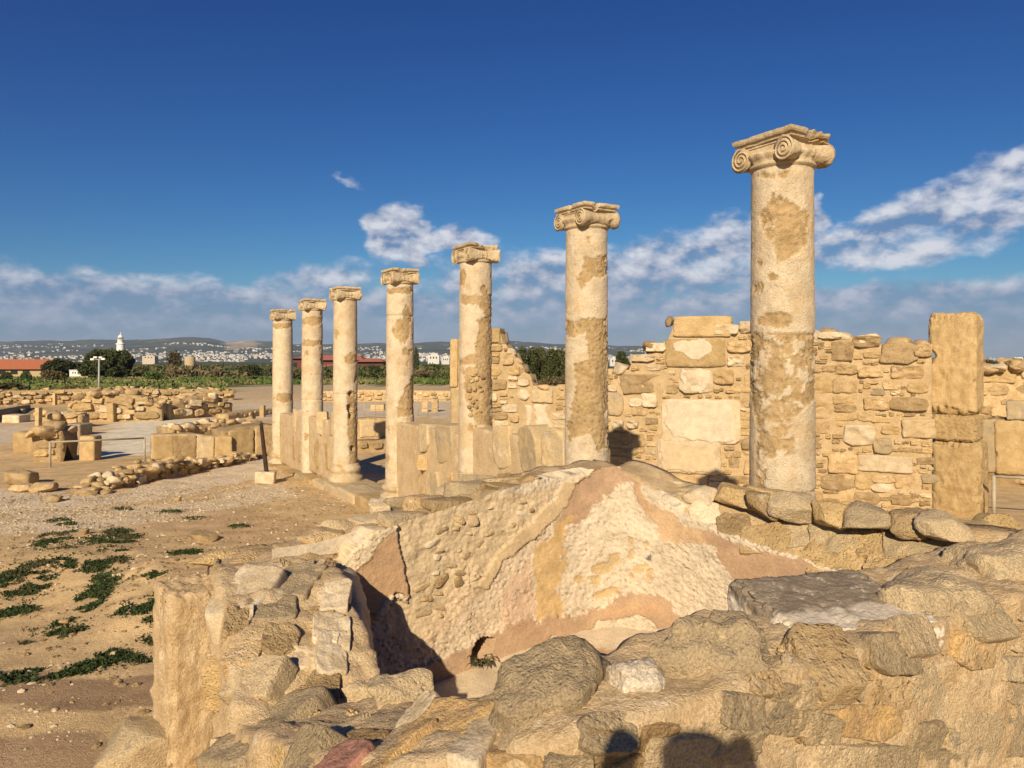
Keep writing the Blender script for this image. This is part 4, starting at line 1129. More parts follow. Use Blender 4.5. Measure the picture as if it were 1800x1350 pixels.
def flush_stone(parent, bvh, cx_, cy_, w_, h_, mat, seed, out_=.02, n=56, rough=.10, name='stone'):
    r_ = probe(bvh, cx_, cy_, w_, h_)
    if r_ is None: return
    c, x, nn, z, hx, hz = r_
    hy = max(.05, min(hx, hz) * .5)
    k_ = min(1.0, .10 / hy)
    v, f = face_stone(seed, n, (.985, .95, .88, .78, .66, .53, .4, .27, .14), rough * k_ * .75, 2.0, (hx, hy, hz), 5)
    R = np.stack([x, -nn, z], 1)
    m4 = Matrix([[*R[0], 0], [*R[1], 0], [*R[2], 0], [0, 0, 0, 1]])
    o = obj(name, make_mesh('stone', v, f, mat, True), parent, c + nn * (out_ - hy), None)
    o.rotation_euler = m4.to_euler()
    return o
BULK = {955, 1108, 1243, 1645, 1770, 705, 640, 346}
for i, (x, y, a, b, mt, dp) in enumerate(FG):
    if x in BULK:
        fg_stone(nw, x, y, a * 1.10, b * 1.10, mt, 1000 + i, dp, -.30, rough=.20, boxy=.15 if mt is GR else random.uniform(.3, .5), cuts=3 if mt is GR else 5, rot=(random.uniform(-.08, .08), random.uniform(-.12, .12), random.uniform(-.15, .15)))
    else:
        flush_stone(nw, fgb, x, y, a * 1.02, b * 1.02, mt, 1000 + i, random.uniform(.014, .034), rough=.07)
parapet(2, 4, (1.30, 1.26), 'grey-stained slab parapet between the second and fourth columns',
        [(746, 768, 30, 54, 'slab'), (782, 782, 46, 80, 'slab'), (748, 812, 34, 30, 'ochre'), (742, 850, 20, 44, 'rubble'), (766, 850, 26, 50, 'slab'), (790, 846, 22, 40, 'rubble'), (885, 785, 40, 80, 'slab'), (930, 790, 48, 84, 'slab'), (975, 795, 44, 80, 'slab'), (888, 845, 40, 30, 'rubble'), (935, 850, 50, 30, 'ochre')])
parapet(5, 7, (1.24, 1.28), 'pale parapet of upright slabs joining the three farthest columns',
        [(518, 740, 11, 44, 'slab'), (530, 742, 11, 44, 'pale'), (566, 744, 22, 46, 'slab'), (583, 746, 12, 48, 'slab'), (517, 786, 9, 42, 'rubble'), (528, 790, 10, 42, 'ochre'), (540, 790, 12, 46, 'ochre'), (560, 798, 16, 50, 'rubble'), (576, 802, 10, 50, 'ochre'), (587, 806, 9, 46, 'rubble')])

# flat capped stone with a rim of white plaster
hit = ray(fgb, 1455, 1090); Zc = (hit[0][1] if hit[0] else 2.5)
v, f = cube_block(80, 15, .18, .14, 2.6, .8, (.275, .22, .095))
v += (.007 * fbm(v, 30, 5, .7, 8))[:, None] * np.array([.6, .6, 1.0])
top = sstep(v[:, 2], .025, .055) * sstep(v[:, 1] + .10 * fbm(v, 7, 4, .65, 9), -.10, -.06) * sstep(fbm(v, 9, 4, .6, 3), -.55, -.2)
side = sstep(v[:, 2], -.02, .0)
cc = np.array((.60, .52, .40)) * (1 + .12 * fbm(v, 9, 3, .5, 4))[:, None]
cc = cc * (1 - top[:, None]) + (np.array((.25, .20, .14)) + np.array((.30, .28, .24)) * sstep(fbm(v, 18, 5, .75, 11), .10, .35)[:, None]) * top[:, None]
low = 1 - sstep(v[:, 2] + .05 * fbm(v, 8, 4, .6, 6), -.065, -.045)
cc = cc * (1 - low[:, None]) + np.array((.40, .31, .19)) * low[:, None]
o = obj('cap_stone', make_mesh('cap_stone', v, f, M['wallv'], True, cc), nw, P(1458, 1098, Zc + .10), (.15, .0, .26))
o['label'] = 'flat cap stone with dark lichen top and white plaster rim'
# smaller stones filling the near wall
FGE = [(s[0], s[1], s[2] * .94, s[3] * .94) for s in FG] + [(1458, 1085, 300, 110)]
def flush_fill(parent, bvh, poly, hs, ex, mats, gap, seed0, minw=13, limit=150, out_=(.010, .028)):
    q_ = sorted([q for q in courses(poly, hs, ex, gap, (1.0, 1.9), .15) if q[2] > minw], key=lambda q: -q[2] * q[3])[:limit]
    for k_, q in enumerate(q_): flush_stone(parent, bvh, q[0], q[1], q[2] * .98, q[3] * .98, random.choices([m_[0] for m_ in mats], [m_[1] for m_ in mats])[0], seed0 + k_, random.uniform(*out_), 36)
flush_fill(nw, fgb, [(870, 1350), (880, 1180), (1100, 1190), (1300, 1120), (1600, 1100), (1650, 1040), (1798, 990), (1798, 1350)], [(62, 3), (46, 3), (34, 2)], FGE, [(LI, 4), (RU, 2), (OR, .7)], 4, 3000)
flush_fill(nw, fgb, [(320, 1350), (320, 1010), (480, 985), (560, 1010), (600, 1040), (620, 1200), (860, 1250), (870, 1350)], [(52, 3), (40, 3), (28, 2)], FGE, [(LI, 2), (RU, 3), (OC, 2), (PA, .6)], 3, 3300)
v, f = cube_block(44, 41, .10, .24, 3.2, .5, (.20, .20, .60))
obj('corner_block', make_mesh('corner_block', v, f, M['mortar'], True), nw, P(350, 1215, 4.10), (0, 0, math.radians(38)))
# plaster edge of the broken stub
ed = np.array([P(592, 1008, 4.02), P(606, 1022, 3.98), P(620, 1060, 3.9), P(629, 1105, 3.78), P(635, 1150, 3.64), P(640, 1200, 3.46), P(644, 1240, 3.3)])
tq = np.linspace(0, 1, 60); ed = np.stack([np.interp(tq, np.linspace(0, 1, len(ed)), ed[:, k_]) for k_ in range(3)], 1)
wdt = .030 + .012 * fbm(ed, 4, 3, .5, 2)
cr = []
for a_ in np.linspace(0, 2 * math.pi, 12, endpoint=False):
    cr.append(ed + np.stack([np.sign(math.cos(a_)) * abs(math.cos(a_)) ** .5 * wdt, .10 + .12 * math.sin(a_) + 0 * wdt, -.02 * math.sin(a_) + 0 * wdt], 1))
pv_ = np.stack(cr, 1).reshape(-1, 3); pv_ += (fbm(pv_, 14, 4, .6, 5) * .012)[:, None]
obj('plaster_edge', make_mesh('plaster_edge', pv_, grid_faces(60, 12, True), M['pale'], True), nw)
# stones along the tops of the corner wall
FGT = [(400, 985, 130, 34, OC, .9, .10), (520, 968, 90, 40, RU, .9, .25), (606, 950, 96, 66, LI, .9, .2), (668, 902, 44, 42, M['white'] if False else PA, .9, .3), (745, 893, 150, 44, LI, 1.0, .25), (820, 868, 120, 42, LI, 1.0, .25), (752, 852, 66, 44, LI, 1.0, .35),
       (885, 880, 120, 62, LI, .9, .1), (835, 850, 70, 30, LI, 1.0, .35), (955, 862, 70, 46, RU, .8, .1), (905, 845, 46, 24, OR, .8, .25), (955, 840, 50, 22, RU, .8, .25), (700, 955, 40, 50, RU, .6, 0), (712, 930, 46, 40, RU, .7, .1),
       (1275, 890, 66, 50, PA, .9, .1), (1345, 892, 110, 62, OC, .9, .1), (1404, 932, 72, 66, LI, .9, .0), (1468, 938, 96, 76, LI, .9, .0), (1540, 948, 78, 68, OC, .9, .0), (1612, 962, 130, 84, LI, .9, .0), (1472, 988, 112, 74, OC, .6, 0), (1556, 990, 66, 66, OC, .6, 0),
       (1215, 872, 60, 40, LI, .9, .1), (1240, 905, 60, 40, PA, .6, 0), (1345, 950, 90, 60, OC, .6, 0), (1290, 925, 60, 40, RU, .6, 0), (1400, 985, 60, 40, OC, .6, 0), (1180, 855, 50, 34, PA, .7, .1), (1700, 945, 90, 50, OC, .9, .1), (1760, 925, 80, 40, OC, .9, .2), (1660, 930, 60, 40, RU, .8, .2)]
for i, (x, y, a, b, mt, dp, dz_) in enumerate(FGT):
    if dz_ > .05:
        fg_stone(cw, x, y, a, b, mt, 1200 + i, dp, .1, 4, random.uniform(.5, .9), 10, .10, (random.uniform(-.08, .08), random.uniform(-.1, .1), random.uniform(-.2, .2) + (.7 if x < 1000 else -.9) * .6), dZ=dz_)
    else: flush_stone(cw, fgb, x, y, a * 1.05, b * 1.05, mt, 1200 + i, .03)
TX = [(s_[0], s_[1], s_[2], s_[3]) for s_ in FGT]
flush_fill(cw, fgb, [(1180, 880), (1260, 880), (1700, 935), (1640, 1010), (1480, 1030), (1300, 960)], [(40, 3), (30, 3), (20, 2)], TX, [(LI, 2), (RU, 3), (OC, 2)], 3, 3600, 10, 90)
flush_fill(cw, fgb, [(480, 1000), (540, 955), (680, 900), (880, 840), (985, 845), (870, 960), (720, 1000)], [(34, 3), (26, 3), (18, 2)], TX, [(LI, 2), (RU, 3), (PA, 1)], 2, 3800, 9, 120)
fcb = bvh_of([(fv, grid_faces(nzf, len(path)))])
st_ = courses([(715, 960), (800, 905), (930, 872), (960, 880), (880, 955), (835, 1030), (790, 1080), (735, 1110), (722, 1040)], [(34, 2), (26, 3), (18, 3)], (), 7, (1.0, 1.8), .2)
fill(cw, fcb, [q for q in st_ if q[2] > 9 and random.random() < .55], [(M['mortar'], 3), (PA, 1), (RU, 1)], proud=-.35, flat=.7, limit=70, big=10, tilt=.3, over=1.15)
# chunky stones riding on the wall tops
def top_rock(parent, p, z, dim, mat, seed, yaw):
    dim = (dim[0], dim[1], dim[2] * .72); z -= .045; mat = RU if (mat is LI and random.random() < .45) else mat
    v, f = rock(4, seed, random.uniform(.6, 1.0), 11, .13, 2.2, 5, dim)
    obj('stone', make_mesh('stone', v, f, mat, True), parent, (p[0], p[1], z), (random.uniform(-.12, .12), random.uniform(-.12, .12), yaw + random.uniform(-.3, .3)))
yl, yr_ = math.atan2(dL[1], dL[0]), math.atan2(dR[1], dR[0])
for k_, (t, o_, a, b, c, mt, dz_) in enumerate([(.08, .25, .16, .12, .07, RU, 0), (.17, .18, .13, .12, .08, LI, 0), (.25, .30, .17, .13, .09, LI, .02), (.33, .14, .10, .09, .06, PA, .02), (.36, .36, .12, .10, .08, PA, .01), (.43, .20, .20, .11, .07, LI, .02), (.50, .34, .15, .12, .09, LI, .03),
        (.56, .18, .22, .11, .07, LI, .02), (.62, .33, .13, .11, .10, LI, .04), (.69, .16, .16, .12, .07, LI, .01), (.72, .36, .18, .10, .06, RU, .02), (.79, .22, .13, .11, .06, RU, .01), (.84, .38, .12, .09, .05, OR, .0), (.88, .22, .10, .09, .05, LI, .0)]):
    p = Lc + (Cc - Lc) * t - nL * (o_ + .04); top_rock(cw, p, E + float(wl_top(t)) + dz_ - .02, (a, b, c), mt, 6000 + k_, yl)
for k_, (t, o_, a, b, c, mt, dz_) in enumerate([(.10, .16, .10, .10, .07, LI, .0), (.17, .20, .11, .11, .08, PA, .02), (.24, .22, .17, .13, .10, OC, .03), (.31, .16, .12, .12, .11, LI, .02), (.37, .18, .15, .13, .12, LI, .03), (.435, .15, .11, .12, .11, OC, .02), (.50, .17, .16, .14, .12, LI, .02), (.57, .2, .12, .12, .10, RU, .02), (.63, .16, .14, .13, .11, LI, .02)]):
    p = Cc + (Rc - Cc) * t - nR * (o_ + .04); top_rock(cw, p, E - .93 + dz_, (a, b, c), mt, 6100 + k_, yr_)
# lower rock at the foot of the stub
v, f = rock(5, 1700, .6, 8, .09, 2, 5, (.26, .22, .17))
tag(obj('boulder', make_mesh('boulder', v, f, M['lichen'], True), None, P(255, 1335, 3.9) + (0, .1, .03)), 'big flat-topped boulder at the foot of the near wall, lower left', 'rock')

# ------------------------------------------------------------------ loose stones, pebbles and weeds on the near ground
LOOSE = [(22, 840, 56, 26, 'big rounded earthen-brown rock at the left edge of the gravel path'), (28, 860, 40, 14, 'flat tan rock lying below the big brown rock at left'), (68, 859, 44, 16, 'oval tan rock at the near end of the rubble bank'),
         (90, 878, 26, 12, 'small lone tan stone on the pale gravel path'), (310, 879, 12, 7, 'tiny tan stone alone on the gravel'), (352, 946, 46, 18, 'flat stone slab lying on the sandy mound'), (146, 937, 14, 10, 'small stone at the edge of the dark weeds'),
         (110, 1092, 16, 8, 'pale stone among the middle weed patch'), (198, 1152, 12, 9, 'pale pebble-like stone in the lower weed patch')]
for i, (x, y, a, b, lb) in enumerate(LOOSE):
    p = G(x, y + b / 2); Z = p[1]
    v, f = rock(4, 1800 + i, .4, 8, .1, 2, 4, (a / 2 * Z / F, a / 2.6 * Z / F, b / 2 * Z / F * 1.15))
    tag(obj('rock', make_mesh('rock', v, f, M['rubble'], True), None, (p[0], p[1] + a / 3 * Z / F, p[2] + b * .42 * Z / F)), lb, 'rock')
rg = np.random.default_rng(5)
def scatter(name, label, n, xr, yr, smin, smax, mat, cond, cols=None):
    b = Batch(); v0, f0 = ico(1)
    X = rg.uniform(xr[0], xr[1], n); Y = rg.uniform(yr[0], yr[1], n)
    q = np.stack([X, Y, 0 * X], 1); z = ground_z(X, Y); q[:, 2] = z
    px, py = proj(q)
    ok = cond(q, px, py)
    for p in q[ok]:
        s = smin + (smax - smin) * rg.random() ** 2.6
        d = s * rg.uniform(.6, 1.2, 3) * [1, 1, .6]
        a = rg.uniform(0, 6.28); ca, sa = math.cos(a), math.sin(a)
        v = v0 * (1 + .25 * rg.normal(size=(len(v0), 1)) * .5) * d
        v = np.stack([v[:, 0] * ca - v[:, 1] * sa, v[:, 0] * sa + v[:, 1] * ca, v[:, 2]], 1) + p
        b.add(v, f0)
    o = obj(name, b.mesh(name, mat, False), kind='stuff'); o['label'] = label
    return o
scatter('pebbles', 'small stones and grit scattered on the sandy ground', 16000, (-9, 0), (4, 15), .006, .036, M['rubble'], lambda q, px, py: (px > -60) & (px < 700) & (rg.random(len(px)) < .25 + .75 * (fbm(q, .8, 3, .5, 81) > 0)))
scatter('pebbles', 'pale small stones scattered on the sandy ground', 9000, (-9, 0), (4, 14), .006, .034, M['pale'], lambda q, px, py: (px > -60) & (px < 700) & (rg.random(len(px)) < .15 + .85 * (fbm(q, .7, 3, .5, 85) > .05)))
scatter('gravel', 'pale gravel of the path', 12000, (-12, -2), (10, 17), .010, .030, M['pale'], lambda q, px, py: (px > -60) & inpoly(px, py + 8 * fbm(q, 1, 3, .5, 82), [(-200, 862), (180, 868), (330, 842), (470, 802), (530, 868), (300, 918), (100, 938), (-200, 952)]))
# weeds: many small leaves in low mats
WEEDS = [(120, 955, 56, 20, 0), (212, 950, 40, 18, 0), (55, 1017, 78, 17, -8), (185, 998, 38, 20, -25), (150, 1062, 62, 17, -28), (270, 1093, 30, 15, -12), (118, 1176, 85, 13, -10), (225, 1147, 62, 10, -14), (8, 1188, 24, 9, 0), (205, 1088, 22, 9, 0),
         (30, 1060, 40, 7, -8), (110, 1115, 34, 7, -10), (60, 1130, 28, 5, 0), (260, 1045, 26, 7, -8), (190, 1030, 26, 8, 0), (250, 1160, 26, 6, 0), (115, 918, 30, 6, 0), (300, 900, 22, 3, 0), (345, 912, 20, 3, 0), (430, 927, 26, 4, 0), (215, 895, 20, 3, 0), (330, 975, 22, 6, 0), (300, 985, 14, 5, 0)]
lv, n_l = [], 52000
pts = []
for e in WEEDS:
    m_ = int(n_l * e[2] * e[3] / 9000)
    a = rg.uniform(0, 2 * math.pi, m_); r_ = np.sqrt(rg.random(m_)) * 1.08; r_ = np.where(rg.random(m_) < .10, r_ + np.abs(rg.normal(size=m_)) * .5, r_)
    u, v_ = r_ * np.cos(a) * e[2], r_ * np.sin(a) * e[3]
    t = math.radians(e[4])
    pts.append(np.stack([e[0] + u * math.cos(t) - v_ * math.sin(t), e[1] + u * math.sin(t) + v_ * math.cos(t)], 1))
pts = np.concatenate(pts)
Zs = np.array([10.0] * len(pts))
for _ in range(50): Zs = .5 * Zs + .5 * (-g_rel(Zs)) * F / np.maximum(pts[:, 1] - HY, 4)
Xs = (pts[:, 0] - CX) / F * Zs
wp = np.stack([Xs, Zs, ground_z(Xs, Zs)], 1)
keep = (fbm(wp, 2.6, 3, .6, 83) + .7 * fbm(wp, 9, 3, .6, 84)) > .06
wp = wp[keep]
def leaf_quads(p, size, up=.5, seed=1, col=None):
    r = np.random.default_rng(seed); n = len(p)
    d = r.normal(size=(n, 3)); d[:, 2] = np.abs(d[:, 2]) * up * 2; d /= np.linalg.norm(d, axis=1)[:, None]
    s = np.cross(d, r.normal(size=(n, 3))); s /= np.linalg.norm(s, axis=1)[:, None]
    L = (size * r.uniform(.6, 1.4, n))[:, None]
    a = p - s * L * .28; b = p + d * L * .5 - s * L * .35; t = p + d * L; c = p + d * L * .5 + s * L * .35
    return np.stack([p, b, t, c], 1).reshape(-1, 3), np.arange(4 * n).reshape(-1, 4)
def leafmat(name, a, b, s=2.0, dead=None):
    m = bpy.data.materials.new(name); m.use_nodes = True; t = NT(m.node_tree)
    g = t.n('ShaderNodeNewGeometry'); rd = t.n('ShaderNodeObjectInfo').outputs['Random']
    isl = g.outputs['Random Per Island']
    f_ = t.m('ADD', t.m('MULTIPLY', t.noise(g.outputs['Position'], s, 4, .6), .6), t.m('MULTIPLY', isl, .4))
    c = t.mix(t.ss(f_, .3, .7), a, b)
    if dead: c = t.mix(t.ss(t.noise(g.outputs['Position'], s * .5, 3, .6), .5, .62), c, dead)
    k = t.ss(rd, 0, 1, .8, 1.2)
    c = t.mix(1.0, c, t.n('ShaderNodeCombineXYZ', i_0=k, i_1=k, i_2=k).outputs[0], 'MULTIPLY')
    p = t.n('ShaderNodeBsdfPrincipled', i_Roughness=.75); t.put(p.inputs['Base Color'], c); p.inputs['Specular IOR Level'].default_value = .2
    t.n('ShaderNodeOutputMaterial', i_Surface=p.outputs[0])
    return m
M['weed'] = leafmat('weed_leaves', (.020, .036, .010), (.055, .08, .024), 5, (.09, .08, .035))
M['grass'] = leafmat('field_grass', (.06, .095, .022), (.11, .14, .032), .15, (.21, .16, .075))
M['leafd'] = leafmat('dark_tree_leaves', (.030, .042, .014), (.075, .082, .026), .8)
M['leafo'] = leafmat('olive_leaves', (.055, .065, .028), (.115, .115, .045), .8)
M['leafb'] = leafmat('dry_brush', (.13, .095, .045), (.085, .075, .03), .9)
M['leafg'] = leafmat('green_bush_leaves', (.05, .085, .022), (.10, .135, .035), .8)
M['flower'] = leafmat('yellow_flowers', (.45, .34, .02), (.12, .15, .03), 3)
M['bark'] = plain('bark', (.16, .11, .07), .95)
lvv, lff = leaf_quads(wp + rg.normal(size=wp.shape) * [.02, .02, 0] + [0, 0, .002], .026, .4, 3)
wo = obj('weeds', make_mesh('weeds', lvv, lff, M['weed'], False), kind='stuff'); wo['label'] = 'low dark green weeds in patches on the sandy ground'
# tuft in the drain hole
tuft = Batch(); hit = ray(fgb, 846, 1165)
tp = P(845, 1162, 4.62)
for i in range(46):
    a = rg.uniform(-1.3, 1.5); L = rg.uniform(.05, .14); d = np.array([math.sin(a) * .8, -rg.uniform(.2, .9), .35]); d /= np.linalg.norm(d)
    q0 = tp + rg.normal(size=3) * [.025, .01, .012]; q1 = q0 + d * L * .55; q2 = q1 + (d * .6 + np.array([0, 0, -.7])) * L * .5
    s = np.array([.005, 0, .003])
    tuft.add(np.array([q0 - s, q0 + s, q1 + s, q1 - s, q2]), np.array([[0, 1, 2, 3], [3, 2, 4, 4]]))
tag(obj('grass_tuft', tuft.mesh('grass_tuft', M['weed'], False)), 'green grass tuft growing out of the drain hole', 'grass tuft')

# ------------------------------------------------------------------ iron post, rails
pst = thing('iron_post', 'rusty leaning iron post set in a pale block by the farthest column', 'post', tuple(G(467, 850)))
o0 = np.array(pst.location); Zp = o0[1]
place_stone(pst, (0, 0, .13), (.19, .14, .12), M['pale'], 'b', (0, .06, .15), 'block')
v, f = tube((.02, 0, .2), (-.10, .02, 1.22), .045, .04, 8); v += (fbm(v, 9, 3, .5, 1) * .012)[:, None]
obj('shaft', make_mesh('shaft', v, f, M['rust'], False), pst)
def rail_fence(name, label, posts, Z0, height, mat, rails=(1.0,), r=.028):
    p0 = G(*posts[0]); th = thing(name, label, 'fence', tuple(p0))
    tops = []
    for q in posts:
        p = G(*q); p = p - p0
        v, f = tube(p + [0, 0, -.05], p + [0, 0, height], r, r, 8); obj('post', make_mesh('post', v, f, mat, True), th)
        tops.append(p)
    for a, b in zip(tops[:-1], tops[1:]):
        for h in rails:
            v, f = tube(a + [0, 0, height * h - r * .5], b + [0, 0, height * h - r * .5], r * .8, r * .8, 8)
            obj('rail', make_mesh('rail', v, f, mat, True), th)
    return th
rail_fence('rail_fence', 'thin beige steel rail on two posts before the white gravel yard', [(88, 822), (254, 810)], 0, .62, M['rail'])
pr = rail_fence('rail_fence', 'beige steel handrail at the right edge beside the pillar', [(1747, 914), (1900, 925)], 0, .66, M['rail'])
rail_fence('barrier_fence', 'pale metal barrier seen between the third and fourth columns', [(735, 731), (752, 731), (768, 731), (792, 731)], 0, .85, M['rail'], (1.0, .45), .02)
rail_fence('barrier_fence', 'pale metal barrier seen between the fourth and fifth columns', [(640, 731), (660, 731), (680, 731)], 0, .7, M['rail'], (1.0, .45), .02)

# ------------------------------------------------------------------ ruins in the middle ground
def ruin(name, label, xA, yA, xB, yB, top, polys, sizes, mats, thick=.5, seed=0, limit=120, cat='wall', blocks=(), proud=.3, amp=.05, topn=0, tops=1.0):
    """low wall whose foot runs between two photograph points on the ground; top = list of (x, y)"""
    a, b = G(xA, yA), G(xB, yB); A, B = a[:2], b[:2]
    d = (B - A) / np.linalg.norm(B - A); n = np.array([-d[1], d[0]]); n = -n if n[1] < 0 else n
    st = []
    for (x, y) in top:
        p = line_at(x, A, B); z = E + (HY - y) / F * p[1]; zb = E + float(g_rel(p[1])) - .25
        st.append((p, p + n * thick, [zb], [z], [z], [zb]))
    step = max(.05, a[1] * .004)
    v, f = loft_wall(st, base_step=step, amp=amp, seed=seed)
    th = thing(name, label, cat, (0, 0, 0))
    obj('mortar_core', make_mesh('mortar_core', v, f, M['rubble'], True), th)
    bv = bvh_of([(v, f)])
    ex = []
    for (x0, x1, y0, y1, mk) in blocks:
        c = line_at((x0 + x1) / 2, A, B); Z = c[1]; dp = max(.3, (x1 - x0) * .5 * Z / F)
        place_stone(th, (c[0], c[1] + dp * .38, E + (HY - (y0 + y1) / 2) / F * Z), ((x1 - x0) / 2 * Z / F, dp / 2, (y1 - y0) / 2 * Z / F), M[mk], 'b', (0, random.uniform(-.03, .03), math.atan2(d[1], d[0]) + random.uniform(-.1, .1)), 'block')
        ex.append(((x0 + x1) / 2, (y0 + y1) / 2, x1 - x0, y1 - y0))
    for _ in range(topn):
        x = random.uniform(top[0][0], top[-1][0]); y = float(np.interp(x, [q[0] for q in top], [q[1] for q in top]))
        p = line_at(x, A, B) + n * random.uniform(-.15, thick); Z = p[1]; r_ = random.uniform(.10, .26) * tops
        place_stone(th, (p[0], p[1], E + (HY - y) / F * line_at(x, A, B)[1] + random.uniform(-.10, .06)), (r_ * random.uniform(.9, 1.7), r_ * random.uniform(.8, 1.3), r_ * random.uniform(.5, .8)), random.choices([m__[0] for m__ in mats], [m__[1] for m__ in mats])[0], '3', (random.uniform(-.3, .3), random.uniform(-.3, .3), random.uniform(0, 3)))
    if polys:
        s_ = pack(polys, sizes, ex)
        fill(th, bv, s_, mats, proud=proud, flat=1.0, limit=limit, big=8, tilt=.15, over=1.15, face=1.8 if cat == 'rubble' else 1.0)
    return th
RM = [(M['rubble'], 6), (M['ochre'], 2), (M['pale'], 1)]
S1 = [(16, 26, 9, 14, .5, 300), (9, 16, 6, 9, .3, 700), (5, 9, 3.5, 6, .2, 800)]
ruin('rubble_bank', 'low bank of loose rubble stones in front of the gravel path', 160, 868, 470, 802, [(150, 872), (185, 852), (215, 838), (260, 822), (300, 810), (340, 814), (380, 808), (430, 802), (470, 797)],
     [(155, 866), (190, 838), (230, 822), (300, 802), (380, 804), (462, 793), (460, 804), (330, 838), (250, 852)], [(14, 24, 8, 13, .4, 500), (8, 14, 5, 9, .2, 1500), (5, 8, 4, 6, .1, 1500)], RM, .5, 21, 170, 'rubble', proud=.6, topn=90, tops=.5)
ruin('low_wall', 'long eroded tan wall of big blocks beside the white gravel yard', 266, 812, 405, 806, [(266, 766), (280, 765), (340, 764), (380, 768), (405, 766)], [(300, 770), (400, 770), (400, 806), (270, 808)], [(20, 34, 12, 20, 1, 60)], RM, .6, 22, 60, blocks=[(266, 300, 766, 808, 'ochre'), (300, 340, 766, 806, 'rubble'), (342, 372, 768, 806, 'slab'), (374, 404, 768, 806, 'ochre')])
ruin('low_wall', 'rough rock-cut wall face between the gravel yard and farthest column', 392, 806, 482, 798, [(392, 758), (420, 752), (450, 748), (482, 746)], None, None, RM, .8, 23, 0, blocks=[(395, 440, 756, 804, 'ochre'), (440, 484, 750, 800, 'rubble')])
ruin('low_wall', 'top course of pale rubble behind the rock-cut wall', 300, 775, 460, 760, [(300, 752), (330, 748), (380, 745), (420, 742), (460, 740)], [(300, 765), (300, 752), (380, 745), (460, 740), (460, 752)], S1, RM, .8, 24, 60, topn=30, tops=.9)
def block_thing(name, label, x0, x1, y0, y1, mat='ochre', dz=0.0, cat='block', kind='b'):
    p = G((x0 + x1) / 2, y1); Z = p[1] + dz; s = Z / F
    hx, hz_ = (x1 - x0) / 2 * s, (y1 - y0) / 2 * s
    v, f = cube_block(14, int(x0 * 7 + y0) % 97, .10, .12, 1.4, .45, (hx, max(.12, min(hx, .5)), hz_ + .03))
    return tag(obj(name, make_mesh(name, v, f, M[mat], True), None, ((((x0 + x1) / 2) - CX) * s, Z + max(.12, min(hx, .5)), E + (HY - (y0 + y1) / 2) * s), (0, random.uniform(-.03, .03), random.uniform(-.15, .15))), label, cat)
block_thing('stone_block', 'squared tan block standing behind the thin rail', 138, 165, 769, 810)
block_thing('stone_block', 'upright tan block left of the rubble pier', 20, 58, 762, 798)
block_thing('upright_slab', 'thin upright stone jamb left of the white gravel yard', 61, 68, 718, 756)
block_thing('stone_drum', 'round grey-brown drum stone at the corner of the gravel yard', 108, 143, 747, 766, 'lichen')
block_thing('upright_slab', 'upright jamb stone in the middle of the far ruin pile', 187, 199, 710, 742)
block_thing('upright_slab', 'upright jamb stone right of the dark niche in the far ruins', 285, 297, 708, 738)
block_thing('upright_slab', 'small upright stone left of the farthest column', 456, 464, 714, 733)
block_thing('upright_slab', 'worn upright stone in the far left rubble bank', 92, 97, 692, 712)
block_thing('plinth', 'white marble plinth beside the dark trench at left edge', 3, 34, 731, 743, 'pale')
block_thing('stone_block', 'small boulder on the grass behind the jamb', 32, 40, 720, 727, 'rubble')
block_thing('stone_block', 'squat pale stone beside the metal barrier', 650, 674, 712, 722)
block_thing('round_stone', 'round-topped pale stone behind the metal barrier', 758, 770, 702, 724, 'rubble')
block_thing('stone_block', 'pale square stone left of the round-topped stone', 740, 752, 706, 724, 'rubble')
ruin('rubble_pier', 'short pier of rough stones behind the rail post', 58, 812, 108, 812, [(56, 760), (70, 756), (95, 752), (108, 758)], [(58, 808), (58, 762), (106, 758), (106, 808)], [(20, 34, 10, 18, .5, 200), (10, 20, 6, 10, .4, 300)], RM, .7, 25, 60, topn=8, tops=1.0)
ruin('low_wall', 'low wall of two rough courses right of the thin jamb', 70, 752, 142, 752, [(68, 730), (90, 728), (118, 732), (142, 729)], [(70, 750), (70, 731), (140, 731), (140, 750)], S1, RM, .6, 26, 50, topn=10, tops=1.2)
ruin('rubble_pile', 'heap of big tumbled slabs in the far ruins', 120, 742, 285, 740, [(118, 715), (135, 700), (160, 694), (180, 692), (200, 690), (225, 694), (245, 696), (262, 706), (285, 710)],
     [(120, 738), (135, 702), (180, 694), (225, 695), (258, 704), (260, 720), (280, 722), (280, 736)], [(30, 44, 10, 15, .5, 160), (16, 28, 8, 12, .4, 300), (8, 15, 4, 8, .2, 500)], RM, 1.0, 27, 120, 'rubble', proud=.7, topn=40, tops=1.0)
ruin('rubble_pile', 'spread of tumbled stones right of the dark niche', 296, 738, 408, 730, [(296, 712), (320, 705), (345, 696), (370, 694), (390, 700), (408, 712)], [(298, 735), (300, 714), (345, 697), (372, 696), (405, 712), (405, 728)], [(14, 24, 7, 11, .4, 160), (7, 13, 4, 7, .2, 400)], RM, 1.0, 28, 100, 'rubble', proud=.7, topn=36, tops=.9)
ruin('niche_wall', 'dark doorway niche in the far ruins', 260, 738, 288, 738, [(260, 712), (288, 712)], None, None, RM, .4, 29, 0, blocks=[(262, 274, 714, 732, 'dark'), (276, 285, 714, 730, 'dark')])  # solid near-black blocks stand in for the shade inside the niche
ruin('rubble_bank', 'long low rubble embankment at the far left below the field', -60, 713, 412, 703, [(-60, 690), (60, 686), (150, 684), (220, 682), (300, 685), (360, 684), (412, 688)], [(-50, 712), (-50, 690), (100, 686), (220, 683), (410, 688), (408, 702)],
     [(9, 15, 4, 7, .3, 500), (5, 9, 3, 4.5, .2, 1500)], RM, 1.0, 30, 200, 'rubble', proud=.5, topn=50, tops=.8)
